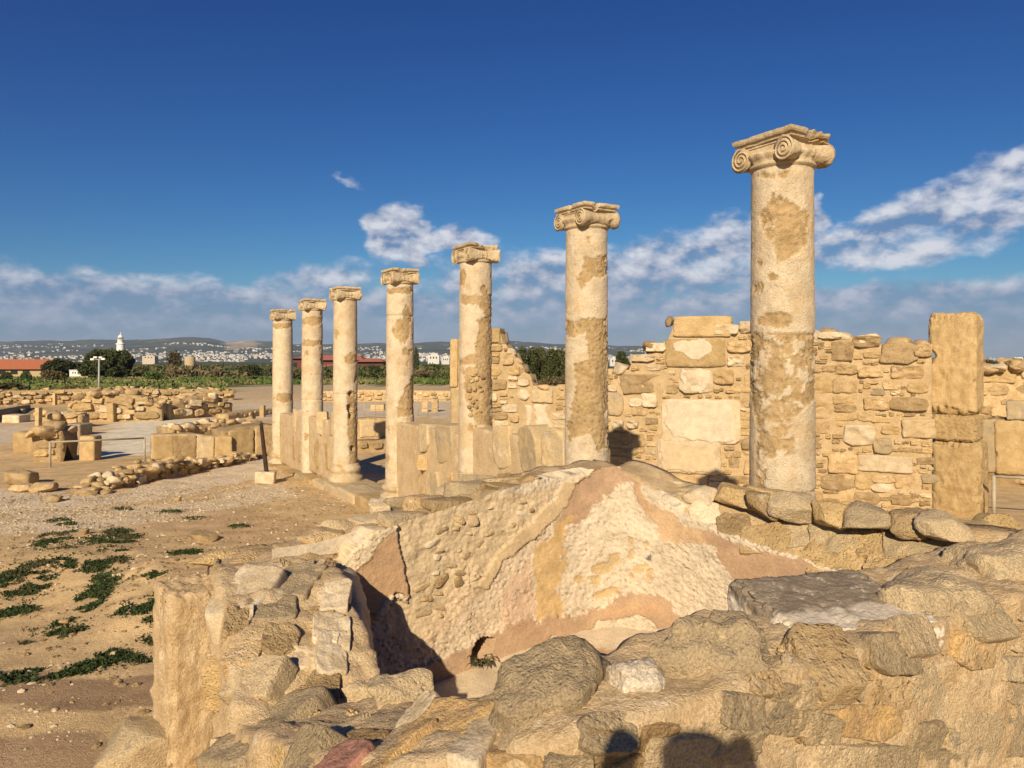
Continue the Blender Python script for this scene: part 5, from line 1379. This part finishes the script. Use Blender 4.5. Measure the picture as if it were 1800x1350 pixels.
ruin('low_wall', 'far low rubble wall seen between the middle columns', 560, 706, 800, 705, [(560, 688), (640, 685), (720, 686), (800, 687)], [(562, 704), (562, 688), (798, 688), (798, 704)], [(6, 11, 3, 5, .3, 700)], RM, .8, 31, 140)
ruin('low_wall', 'low pale wall line right of the far ruins', 400, 738, 480, 728, [(400, 728), (440, 722), (480, 718)], [(400, 737), (440, 723), (480, 719), (480, 727)], S1, RM, .6, 32, 40)
ruin('low_wall', 'shaded block wall seen through the opening between fourth and fifth columns', 628, 772, 690, 770, [(628, 737), (655, 734), (690, 736)], None, None, RM, .5, 33, 0, blocks=[(630, 658, 738, 768, 'slab'), (658, 690, 738, 768, 'ochre')])
ruin('rubble_bank', 'row of round stones at the foot of the opening', 628, 795, 690, 793, [(628, 776), (690, 774)], [(630, 793), (630, 776), (688, 775), (688, 792)], [(12, 20, 8, 12, .3, 200)], RM, .5, 34, 20, 'rubble', proud=.7)
ruin('trench_wall', 'dark-sided trench edge at the far left edge', -40, 745, 36, 718, [(-40, 724), (10, 716), (36, 712)], None, None, RM, .5, 35, 0, blocks=[(-30, 0, 724, 742, 'slab'), (0, 34, 714, 732, 'slab')])
# right edge behind the pillar
ruin('rubble_wall', 'far rubble wall at the right edge behind the pillar', 1715, 800, 1860, 802, [(1715, 655), (1740, 650), (1760, 646), (1780, 640), (1810, 642), (1860, 650)], [(1718, 800), (1718, 660), (1760, 650), (1785, 644), (1830, 650), (1830, 800)], [(24, 40, 12, 20, .5, 300), (12, 22, 7, 12, .3, 500)], RM, .7, 36, 90, topn=24, tops=1.0)
ruin('low_wall', 'big squared blocks at the right edge behind the handrail', 1728, 850, 1880, 862, [(1728, 738), (1745, 736), (1800, 738), (1880, 740)], [(1735, 848), (1735, 800), (1830, 800), (1830, 855)], [(24, 40, 12, 20, .5, 100)], RM, .7, 37, 40, blocks=[(1730, 1765, 738, 830, 'slab'), (1765, 1830, 740, 835, 'ochre'), (1780, 1812, 705, 738, 'slab')])

# ------------------------------------------------------------------ vegetation
def foliage_points(blobs, n, seed):
    r = np.random.default_rng(seed); vol = np.array([b[3] * b[4] * b[5] for b in blobs]) ** .67; vol /= vol.sum()
    out = []
    for b, w_ in zip(blobs, vol):
        m_ = max(8, int(n * w_)); d = r.normal(size=(m_, 3)); d /= np.linalg.norm(d, axis=1)[:, None]
        rad_ = (1 - .45 * r.random(m_) ** 1.5)
        nn = 1 + .28 * fbm(d * 1.0 + np.array(b[:3]), 2.2, 3, .6, seed)
        out.append(np.array(b[:3]) + d * (rad_ * nn)[:, None] * np.array(b[3:6]))
    return np.concatenate(out)
def crown_mesh(name, blobs, n, size, mat, seed):
    p = foliage_points(blobs, n, seed)
    v, f = leaf_quads(p, size, .6, seed)
    return make_mesh(name, v, f, mat, False)
def rand_blobs(nb, hw, h, seed, z0=.15):
    r = random.Random(seed); out = []
    for i in range(nb):
        a = r.uniform(0, 6.28); q = math.sqrt(r.random()) * .62
        s = r.uniform(.30, .48)
        zz = r.uniform(z0 + s * .6, 1 - s) if z0 + s * .6 < 1 - s else .5
        k = math.sqrt(max(.1, 1 - (zz * .9) ** 2))
        out.append((q * math.cos(a) * hw * k, q * math.sin(a) * hw * k, zz * h, s * hw, s * hw, s * h * .9))
    return out
BUSH = {}
for kind, mt in (('leafd', 'leafd'), ('leafo', 'leafo'), ('leafb', 'leafb'), ('leafg', 'leafg'), ('flower', 'flower')):
    BUSH[kind] = [crown_mesh('foliage', rand_blobs(9, 1.0, 1.0, 40 + i + len(kind) * 3 + ord(kind[-1]), .05), 1500, .13, M[mt], 50 + i) for i in range(3)]
v, f = tube((0, 0, -.1), (.03, 0, .6), .06, .03, 6); STEM = make_mesh('stem', v, f, M['bark'], True)
def bush(label, x, ybase, wpx, hpx, kind, Z=None, group='scrub bushes beyond the ruins', name='bush', cat='bush'):
    Z = Z or Zground(ybase)
    X = (x - CX) / F * Z; z = E + float(g_rel(Z)); s = Z / F
    zt = E + (HY - (ybase - hpx)) * s; h = zt - z
    th = thing(name, label, cat, (X, Z, z - .05), group)
    obj('crown', random.choice(BUSH[kind]), th, (0, 0, 0), (0, 0, random.uniform(0, 6.28)), (wpx / 2 * s / .95, wpx / 2 * s / .95, h))
    obj('stem', STEM, th, (0, 0, 0), None, (h, h, h))
    return th
# big umbrella-shaped tree
def dome_blobs(hw, h, seed, nb=46):
    r = random.Random(seed); out = []
    for i in range(nb):
        a = r.uniform(0, 6.28); q = math.sqrt(r.random()); zz = math.sqrt(max(0, 1 - q * q))
        k_ = r.uniform(.78, .92) if i % 3 else r.uniform(.3, .7); s_ = r.uniform(.16, .26)
        out.append((q * math.cos(a) * hw * k_, q * math.sin(a) * hw * k_, h * (.30 + .62 * zz * k_ - (.18 if q > .8 else 0) * r.random()), s_ * hw, s_ * hw, s_ * h * .75))
    return out
def tree(label, x, ybase, wpx, hpx, Z, mat, seed, nb=14, lean=.0, n=9000, leaf=.28, trunk_r=.3, z0=.3, name='tree', dome=False):
    s = Z / F; X = (x - CX) * s; z = E + float(g_rel(Z)); h = E + (HY - (ybase - hpx)) * s - z; hw = wpx / 2 * s
    th = thing(name, label, 'tree', (X, Z, z - .1))
    obj('crown', crown_mesh('crown', dome_blobs(hw, h, seed) if dome else rand_blobs(nb, hw, h, seed, z0), n, leaf, mat, seed), th)
    b = Batch(); b.add(*tube((0, 0, -.2), (lean, 0, h * .45), trunk_r, trunk_r * .6, 8))
    for k_ in range(4): b.add(*tube((lean * .8, 0, h * .35), (lean + random.uniform(-.5, .5) * hw, random.uniform(-.4, .4) * hw, h * random.uniform(.6, .85)), trunk_r * .5, trunk_r * .15, 6))
    obj('trunk', b.mesh('trunk', M['bark'], True), th)
    return th
tree('large dark evergreen tree with a domed crown in front of the lighthouse', 190, 668, 98, 54, 140, M['leafd'], 5, 22, -1.2, 20000, .42, .35, .05, dome=True)
tree('dark low evergreen left of the domed tree beside the white cabin', 108, 668, 64, 36, 142, M['leafd'], 6, 12, 0, 9000, .42, .3, .05, dome=True)
tree('bare-looking tall brown tree on the scrub rise', 308, 655, 34, 42, 230, M['leafb'], 7, 9, 0, 1800, .5, .3, .3)
for i, (x, w_, yt) in enumerate([(916, 22, 613), (937, 22, 614), (953, 20, 612), (970, 22, 616), (988, 26, 616), (1100, 22, 620)]):
    Z = 70; s = Z / F; h = E + (HY - yt) * s - (E + float(g_rel(Z)))
    th = thing('cypress_tree', ['leftmost of the tall bushy trees in the gap left of the second column', 'second tall bushy tree in the gap left of the second column', 'third tall bushy tree, tip slightly highest, in the gap', 'fourth tall bushy tree in the gap beside the pale house', 'tall bushy tree touching the left edge of the second column', 'round dark tree just right of the second column above the wall'][i], 'tree', ((x - CX) * s, Z + i % 3, E + float(g_rel(Z))))
    bl = [(random.uniform(-.15, .15), 0, h * q, w_ * .53 * s * k_, w_ * .53 * s * k_, h * .19) for q, k_ in ((.15, .9), (.32, 1.05), (.5, 1.05), (.68, 1.0), (.84, .80))]
    obj('crown', crown_mesh('crown', bl, 5200, .17, M['leafd'] if i % 2 else M['leafo'], 90 + i), th)
    v, f = tube((0, 0, -.1), (0, 0, h * .7), .08, .03, 6); obj('trunk', make_mesh('trunk', v, f, M['bark'], True), th)
BL = [('left edge', 12, 690, 80, 20, 'leafb', None), ('below the tan building, left of the domed tree', 45, 672, 22, 20, 'leafg', None), ('round and dark before the tan building', 10, 672, 26, 20, 'leafd', None), ('brown twiggy one left of the cabin', 92, 672, 46, 22, 'leafb', None), ('brown one below the white cabin', 120, 690, 34, 14, 'leafb', None),
      ('brown one right of the light mast', 243, 688, 44, 12, 'leafb', None), ('dark one right of the domed tree', 270, 672, 40, 22, 'leafg', None), ('olive one below the brown tree', 315, 662, 40, 20, 'leafo', 170), ('olive one on the scrub rise', 365, 663, 46, 18, 'leafo', 170), ('dark one left of the farthest column', 440, 664, 46, 26, 'leafd', 150),
      ('dark one behind the farthest column', 475, 664, 30, 22, 'leafo', 150), ('brown one between the two farthest columns', 524, 668, 26, 22, 'leafb', 140), ('dark one left of the fifth column', 582, 668, 30, 20, 'leafd', 140), ('large dark one right of the fifth column', 648, 664, 36, 24, 'leafd', 140), ('brown one right of the fifth column', 672, 664, 28, 26, 'leafb', 142),
      ('tall one behind the fourth column', 730, 655, 16, 46, 'leafo', 200), ('wide green one right of the fourth column', 762, 655, 56, 18, 'leafg', 190), ('brown low one right of the fourth column', 750, 668, 50, 14, 'leafb', 140), ('brown low one below the tall trees', 965, 672, 60, 12, 'leafb', 66), ('brown low one beside the second column', 990, 672, 40, 14, 'leafb', 64),
      ('olive one in the middle of the rise', 410, 660, 40, 16, 'leafo', 190), ('far dark one on the rise crest', 340, 650, 30, 10, 'leafd', 240), ('far olive one on the rise crest', 290, 655, 50, 16, 'leafo', 220), ('small dark one right of the roundhouse', 385, 648, 24, 8, 'leafd', 240),
      ('grey-brown one right of the domed tree', 250, 668, 30, 26, 'leafb', 160), ('low brown one on the field edge', 205, 692, 24, 8, 'leafb', None), ('low dark one far right beyond the wall', 1790, 640, 40, 14, 'leafd', 160), ('low dark one right of the pillar', 1745, 640, 34, 8, 'leafd', 200), ('green one at the foot of the fourth column gap', 690, 668, 30, 14, 'leafg', 130),
      ('dark one left of the third column', 785, 664, 30, 12, 'leafd', 180), ('olive one behind the sixth column', 560, 662, 26, 16, 'leafo', 170)]
for (lb, x, yb, w_, h_, kd, Z) in BL: bush('scrub bush, ' + lb, x, yb, w_, h_, kd, Z)
bb = bush('yellow-flowered bush at the near edge of the green field', 398, 690, 36, 8, 'flower', None)
# hedge masses on the rise: uncountable scrub
sp = []
r2 = np.random.default_rng(77)
for i in range(900):
    Z = r2.uniform(120, 330); x = r2.uniform(-60, 900); X = (x - CX) / F * Z
    if Z < 150 and x < 260: continue
    if float(fbm(np.array([[X * .02, Z * .02, 0]]), 1.3, 3, .5, 4)[0]) < -.10: continue
    z = E + float(g_rel(Z)); hw = r2.uniform(1.0, 2.6); h = r2.uniform(1.0, 2.4) + (Z - 120) * .006
    d = r2.normal(size=(70, 3)); d /= np.linalg.norm(d, axis=1)[:, None]; d[:, 2] = np.abs(d[:, 2])
    sp.append(np.array([X, Z, z]) + d * [hw, hw, h] * (1 - .4 * r2.random((70, 1))))
sp = np.concatenate(sp)
v, f = leaf_quads(sp, .75, .5, 8)
so = obj('scrub', make_mesh('scrub', v, f, leafmat('scrub_leaves', (.05, .065, .022), (.10, .10, .035), .05, (.15, .115, .06)), False), kind='stuff'); so['label'] = 'mass of low green and brown scrub beyond the ruins'
# field grass
nG = 42000
Zg = r2.uniform(58, 150, nG); xg = r2.uniform(-40, 830, nG); Xg = (xg - CX) / F * Zg
gp = np.stack([Xg, Zg, ground_z(Xg, Zg)], 1)
pxg, pyg = proj(gp)
okg = (pyg < 690 + 4 * fbm(gp, .1, 3, .5, 3)) & (fbm(gp, .08, 3, .6, 6) > -.25) & ~((pxg > 395) & (pyg > 676))
v, f = leaf_quads(gp[okg], .5, .9, 9)
fo_ = obj('field_grass', make_mesh('field_grass', v, f, M['grass'], False), kind='stuff'); fo_['label'] = 'green grass of the field beyond the ruins'

# ------------------------------------------------------------------ buildings and poles in the distance
def box_obj(name, x0, x1, y0, y1, z0, z1, mat, parent): return obj(name, make_mesh(name, boxv(x0, x1, y0, y1, z0, z1), BOXF, mat, False), parent)
def roof_obj(name, x0, x1, y0, y1, z0, z1, mat, parent, hip=0.0):
    ym = (y0 + y1) / 2
    v = np.array([[x0, y0, z0], [x1, y0, z0], [x1, y1, z0], [x0, y1, z0], [x0 + hip, ym, z1], [x1 - hip, ym, z1]])
    return obj(name, make_mesh(name, v, [np.array([[0, 1, 5, 4], [2, 3, 4, 5], [0, 3, 2, 1]]), np.array([[1, 2, 5], [3, 0, 4]])], mat, False), parent)
# tan building with long orange-red roof
Z = 150; s = Z / F
zb = E + float(g_rel(Z)); zr = E + (HY - 649) * s; zt = E + (HY - 636) * s
tb = thing('long_building', 'long tan building with an orange-red tiled roof at the left edge', 'building', ((30 - CX) * s, Z, zb))
x1b = (72 - 30) * s
box_obj('wall', -14, x1b, 0, 6, 0, zr - zb, M['tanwall'], tb); roof_obj('roof', -14.5, x1b + .7, -.7, 6.7, zr - zb, zt - zb + .5, M['redroof'], tb, .0)
for k_ in range(3):
    wx = (4 + 21 * k_ - 30) * s
    box_obj('window', wx - .7, wx + .7, -.06, .1, (zr - zb) * .45, (zr - zb) * .85, M['dark'], tb)
# white cabin
Z = 138; s = Z / F; zb = E + float(g_rel(Z))
cb = thing('cabin', 'small white flat-roofed cabin before the dark evergreens', 'cabin', ((132 - CX) * s, Z, zb))
z0_, z1_ = E + (HY - 661) * s - zb, E + (HY - 651) * s - zb
box_obj('wall', -10 * s, 10 * s, 0, 1.8, z0_, z1_, M['white'], cb); box_obj('plinth', -10 * s, 24 * s, -.05, 2.2, 0, z0_ - .003, M['tanwall'], cb)
for q in (-4.5, -.5): box_obj('window', q * s, (q + 1.6) * s, -.05, .05, z0_ + .45, z1_ - .25, M['dark'], cb)
box_obj('roof', -10.5 * s, 10.5 * s, -.1, 1.9, z1_ + .002, z1_ + .10, M['white'], cb)
# light mast
Z = 62; s = Z / F; zb = E + float(g_rel(Z)); H_ = E + (HY - 632) * s - zb
lm = thing('light_mast', 'grey steel light mast with four floodlights over the ruins', 'lamp post', ((174 - CX) * s, Z, zb))
v, f = tube((0, 0, -.1), (0, 0, H_), .09, .06, 10); obj('pole', make_mesh('pole', v, f, M['galv'], True), lm)
v, f = tube((-.5, 0, H_), (.5, 0, H_), .035, .035, 6); obj('crossbar', make_mesh('crossbar', v, f, M['galv'], True), lm)
for q, zz in ((-.5, .0), (.42, .03), (-.25, .16), (.2, .15)):
    o = box_obj('floodlight', q - .14, q + .14, -.16, .02, H_ + zz - .05, H_ + zz + .10, M['white'], lm)
# lighthouse
Z = 300; s = Z / F; zb = E + float(g_rel(Z)) - 1
lh = thing('lighthouse', 'white round lighthouse with gallery and domed lantern behind the domed tree', 'lighthouse', ((212 - CX) * s, Z, zb))
zz = lambda y: E + (HY - y) * s - zb
v, f = lathe([(7.4 * s, 0), (7.0 * s, zz(622)), (6.4 * s, zz(608)), (6.4 * s, zz(605)), (.01, zz(605))], 32); obj('tower', make_mesh('tower', v, f, M['white'], True), lh)
v, f = lathe([(6.4 * s, zz(606.5)), (7.9 * s, zz(605)), (7.9 * s, zz(603.6)), (.01, zz(603.4))], 32); obj('gallery', make_mesh('gallery', v, f, M['white'], True), lh)
v, f = lathe([(5.2 * s, zz(604)), (5.0 * s, zz(598)), (5.6 * s, zz(597.6)), (5.6 * s, zz(597)), (.01, zz(597))], 28); obj('watch_room', make_mesh('watch_room', v, f, M['white'], True), lh)
v, f = lathe([(4.0 * s, zz(597)), (4.0 * s, zz(593)), (.01, zz(593))], 20); obj('lantern', make_mesh('lantern', v, f, M['glass'], True), lh)
for k_ in range(10):
    a = k_ * .628; v, f = tube((4.1 * s * math.cos(a), 4.1 * s * math.sin(a), zz(597)), (4.1 * s * math.cos(a), 4.1 * s * math.sin(a), zz(593)), .07, .07, 4); obj('lantern_bar', make_mesh('lantern_bar', v, f, M['white'], False), lh)
v, f = lathe([(4.8 * s, zz(593.4)), (4.4 * s, zz(592)), (3.0 * s, zz(589.6)), (1.0 * s, zz(588)), (.5 * s, zz(587.4)), (.12, zz(584)), (.01, zz(584))], 24); obj('dome', make_mesh('dome', v, f, M['white'], True), lh)
box_obj('window', -.35, .35, -7.2 * s, -6.3 * s, zz(620), zz(617), M['dark'], lh)
# roundhouse on the rise and the low pale building
Z = 250; s = Z / F; zb = E + float(g_rel(Z))
v, f = lathe([(9 * s, -1), (9 * s, E + (HY - 629) * s - zb), (8.2 * s, E + (HY - 627) * s - zb), (.01, E + (HY - 627) * s - zb)], 28)
tag(obj('round_tower', make_mesh('round_tower', v, f, M['tanwall'], True), None, ((334 - CX) * s, Z, zb)), 'low round tan stone tower on the scrub rise', 'tower')
# red roofed museum halls behind the columns
def hall(label, x0, x1, ye, yr, yb, Z, hip=2.0):
    s = Z / F; zb = E + float(g_rel(Z)); th = thing('red_roofed_hall', label, 'building', (((x0 + x1) / 2 - CX) * s, Z, zb))
    hw = (x1 - x0) / 2 * s; e_, r_ = E + (HY - ye) * s - zb, E + (HY - yr) * s - zb
    box_obj('wall', -hw * .96, hw * .96, 0, 8, -.5, e_, M['redwall'], th); roof_obj('roof', -hw, hw, -1, 9, e_ + .002, r_, M['redroof2'], th, hip)
    for q in np.linspace(-.7, .7, max(2, int(hw / 2))): box_obj('window', q * hw - .5, q * hw + .5, -.07, .1, e_ * .35, e_ * .75, M['dark'], th)
hall('dark red hall with a broad hipped roof between the two farthest columns', 514, 545, 630, 625, 650, 200)
hall('red-roofed hall seen either side of the fifth column', 540, 640, 633, 624, 652, 205)
hall('lower red-roofed wing right of the fifth column', 625, 675, 636, 630, 652, 198)
hall('low red-roofed lodge in front of the larger hall', 556, 592, 645, 640, 655, 190)

# ------------------------------------------------------------------ hills and town
RX = np.array([-900, -300, 0, 130, 250, 330, 370, 400, 440, 520, 600, 700, 860, 1000, 1140, 1300, 1500, 1650, 2400], float)
RY = np.array([606, 604, 601, 598, 593, 590, 593, 600, 597, 602, 604, 600, 598, 604, 608, 616, 624, 629, 634], float)
na2, nb2 = 420, 90
pxx = np.linspace(-900, 2400, na2); dep = np.concatenate([np.linspace(1700, 6000, 62), np.linspace(6100, 9500, nb2 - 62)])
PX, DP = np.meshgrid(pxx, dep); PX = PX.ravel(); DP = DP.ravel()
hx = (PX - CX) / F * DP
ridge = E + (HY - np.interp(PX, RX, RY)) / F * 6000
low_ = E + float(g_rel(1e5)) - 6
tt = np.clip((DP - 2300) / 3700, 0, 1)
q3 = np.stack([hx, DP, 0 * hx], 1)
hzv = low_ + (ridge - low_) * (tt ** 1.5)
hzv = np.where(DP > 6000, low_ + (ridge - low_) * (1 - .55 * np.clip((DP - 6000) / 3500, 0, 1)), hzv)
amp_ = np.clip((DP - 2300) / 2500, 0, 1) * np.clip((ridge - low_) / 130, 0, 1)
hn = fbm(q3, .0011, 5, .55, 3)
hzv = hzv + amp_ * (34 * hn - 34 * np.abs(fbm(q3, .0022, 5, .55, 5))) 
hv = np.stack([hx, DP, hzv], 1)
hc = np.zeros((len(hv), 3)); hc[:] = (.065, .070, .038)
tn_ = fbm(q3, .0035, 5, .65, 8)
hc = hc + (np.array((.30, .24, .15)) - hc) * sstep(tn_, .12, .38)[:, None] * .6
bare_ = inpoly(PX + 20 * hn, RY.mean() + 0 * PX + (DP - 5000) / 100, [(395, 600), (395, 620), (450, 620), (450, 600)])
hc[bare_] = (.42, .33, .20)
hc = hc * (1 - .55 * sstep(-tn_, .02, .3))[:, None]
M['hill'] = surf('hillside_scrub', vcol(.35, .02, .3, .006), ((.02, .5),), 4.0, .95)
hl = obj('hills', make_mesh('hills', hv, grid_faces(nb2, na2), M['hill'], True, hc), kind='structure'); hl['label'] = 'low dark hills along the horizon'
hbv = BVHTree.FromPolygons([tuple(q) for q in hv], [tuple(q) for q in grid_faces(nb2, na2).tolist()])
# sea on the far right
sv = np.array([[1500, 2600, -12.5], [16000, 2600, -12.5], [30000, 30000, -12.5], [9000, 30000, -12.5]], float)
M['sea'] = plain('sea_water', (.03, .06, .10), .25)
se = obj('sea', make_mesh('sea', sv, np.array([[0, 1, 2, 3]]), M['sea'], False), kind='structure')
# houses
def house_mesh(i):
    r = random.Random(i); b = Batch(); W_, D_, H_ = 1, r.uniform(.7, 1.1), r.uniform(.55, .9)
    b.add(boxv(-.5, .5, -D_ / 2, D_ / 2, -.5, H_), BOXF)
    b.add(boxv(-.2, .35, -D_ / 2 + .1, D_ / 2 - .15, H_, H_ * 1.35), BOXF)
    me = b.mesh('house', M['town' + str(i % 3)], False); me.materials.append(M['redroof']); me.materials.append(M['dark'])
    wv = []
    return me
M['town0'] = plain('white_house', (.62, .60, .55), .9, grain=.05, gs=.5); M['town1'] = plain('cream_house', (.52, .45, .35), .9, grain=.05, gs=.5); M['town2'] = plain('grey_white_house', (.40, .40, .40), .9, grain=.05, gs=.5)
HM = [house_mesh(i) for i in range(9)]
hp = []
r3 = np.random.default_rng(31)
tries = 0
while len(hp) < 2300 and tries < 90000:
    tries += 1
    x = r3.uniform(-40, 1180) if r3.random() < .93 else r3.uniform(1720, 1810)
    Z = 1900 + 3700 * r3.random() ** 1.0
    X = (x - CX) / F * Z
    h = hbv.ray_cast(Vector((X, Z, 2000)), Vector((0, 0, -1)))
    if h[0] is None: continue
    cl = float(fbm(np.array([[X, Z, 0]]), .0019, 3, .55, 12)[0])
    lim = .10 if Z < 3000 else (.07 if Z < 4800 else .14)
    if cl < lim: continue
    hp.append((X, Z, h[0][2], x))
hp.sort(key=lambda q: q[1])
bs = {0: Batch(), 1: Batch(), 2: Batch()}
for i, (X, Z, z, x) in enumerate(hp):
    w_ = r3.uniform(7, 16) * (1.35 if r3.random() < .12 else 1); hh = r3.uniform(3.5, 7) * (1.4 if r3.random() < .1 else 1)
    yaw = r3.uniform(-.5, .5)
    if i < 290:
        o = obj('house', HM[i % 9], None, (X, Z, z), (0, 0, yaw), (w_, w_, hh))
        tag(o, 'small flat-roofed house among many in the distant white town', 'house', 'houses of the distant town')
    else:
        c, s_ = math.cos(yaw), math.sin(yaw)
        v = boxv(-.5, .5, -.5, .5, -.5, 1) * [w_, w_, hh]
        v = np.stack([v[:, 0] * c - v[:, 1] * s_, v[:, 0] * s_ + v[:, 1] * c, v[:, 2]], 1) + (X, Z, z)
        bs[int(r3.integers(0, 3))].add(v, BOXF)
for k_, b in bs.items():
    o = obj('distant_town', b.mesh('distant_town', M['town' + str(k_)], False), kind='stuff'); o['label'] = ['white', 'cream', 'grey'][k_] + ' houses spread far over the hillside'
# larger pale buildings of the town and those at the right edge
def villa(label, x0, x1, y0, y1, Z, mat, roof=None):
    s = Z / F; X = ((x0 + x1) / 2 - CX) * s; zb = E + (HY - y1) * s; th = thing('villa', label, 'building', (X, Z, zb))
    hw = (x1 - x0) / 2 * s; h = (y1 - y0) * s
    box_obj('wall', -hw, hw, 0, hw * 1.2, -12, h, mat, th)
    if roof: roof_obj('roof', -hw * 1.05, hw * 1.05, -.4, hw * 1.2 + .4, h + .01, h + hw * .35, roof, th, hw * .3)
    else: box_obj('roof', -hw * .5, hw * .7, hw * .2, hw, h + .01, h * 1.3, mat, th)
    for q in (-.6, -.1, .4): box_obj('window', hw * q, hw * (q + .2), -.12, .1, h * .35, h * .7, M['dark'], th)
villa('large white block in the town beside the fourth column', 752, 772, 624, 634, 900, M['town0'])
villa('smaller white block right of the large one', 776, 790, 628, 636, 850, M['town0'])
villa('white house between the tall trees', 966, 976, 630, 640, 500, M['town0'])
villa('white house right of the second column', 1072, 1092, 630, 640, 600, M['town0'])
villa('pale low villa right of the lighthouse', 250, 272, 626, 631, 900, M['town1'])
villa('white villa row at the right edge behind the pillar', 1756, 1792, 636, 646, 260, M['town0'])
villa('white house with orange roof just right of the pillar', 1728, 1744, 634, 646, 240, M['town0'], M['redroof'])
villa('long white house at the far right edge', 1775, 1815, 630, 637, 420, M['town0'])

# ------------------------------------------------------------------ photographer (only the shadow falls into the picture)
bm = bmesh.new()
sk = [  # name, parent, xyz, radius ; pelvis first
    ((0, 0, .95), -1, .15), ((0, 0, 1.15), 0, .145), ((0, .0, 1.35), 1, .16), ((0, .01, 1.48), 2, .07), ((0, .02, 1.60), 3, .11), ((0, .02, 1.69), 4, .10),
    ((-.19, 0, 1.40), 2, .065), ((-.27, .10, 1.18), 6, .05), ((-.17, .20, 1.50), 7, .04), ((-.13, .22, 1.60), 8, .045),
    ((.19, 0, 1.40), 2, .065), ((.27, .10, 1.18), 10, .05), ((.17, .20, 1.50), 11, .04), ((.14, .22, 1.58), 12, .045),
    ((-.11, 0, .90), 0, .10), ((-.12, .02, .50), 14, .07), ((-.13, 0, .09), 15, .05), ((-.14, .14, .04), 16, .045),
    ((.11, 0, .90), 0, .10), ((.12, .02, .50), 18, .07), ((.13, 0, .09), 19, .05), ((.14, .14, .04), 20, .045)]
vs = [bm.verts.new(s[0]) for s in sk]
for i, s in enumerate(sk):
    if s[1] >= 0: bm.edges.new((vs[s[1]], vs[i]))
me = bpy.data.meshes.new('person'); bm.to_mesh(me); bm.free()
M['cloth'] = plain('dark_jacket', (.06, .07, .10), .9); me.materials.append(M['cloth'])
po = obj('person', me, None, (.02, -.30, E - 1.525))
md = po.modifiers.new('skin', 'SKIN')
for i, s in enumerate(sk): me.skin_vertices[0].data[i].radius = (s[2], s[2])
me.skin_vertices[0].data[0].use_root = True
sb = po.modifiers.new('sub', 'SUBSURF'); sb.levels = 2; sb.render_levels = 2
tag(po, 'photographer in a dark jacket holding up a phone, only the shadow shows', 'person')

# ------------------------------------------------------------------ haze
hz_ = obj('haze', make_mesh('haze', boxv(-16000, 34000, -3200, 31000, -40, 330), BOXF, None, False), kind='stuff')
hz_['label'] = 'thin blue haze over the distance'
hm_ = bpy.data.materials.new('haze_air'); hm_.use_nodes = True
t = NT(hm_.node_tree)
pv = t.n('ShaderNodeVolumePrincipled'); pv.inputs['Density'].default_value = 7.0e-5; pv.inputs['Color'].default_value = (.60, .78, 1.0, 1); pv.inputs['Anisotropy'].default_value = 0.0
ou = t.n('ShaderNodeOutputMaterial'); t.link(pv.outputs[0], ou.inputs['Volume'])
hz_.data.materials.append(hm_)

# ------------------------------------------------------------------ seat every empty at the foot of its thing
bpy.context.view_layer.update()
for o in list(sc.objects):
    if o.type == 'EMPTY' and o.parent is None and o.location.length < 1e-6:
        lo = np.array([1e9] * 3); hi = -lo
        for c in o.children:
            w_ = np.array([(c.matrix_world @ Vector(q))[:] for q in c.bound_box]); lo = np.minimum(lo, w_.min(0)); hi = np.maximum(hi, w_.max(0))
        base = Vector(((lo[0] + hi[0]) / 2, (lo[1] + hi[1]) / 2, lo[2]))
        o.location = base
        for c in o.children: c.location = c.location - base
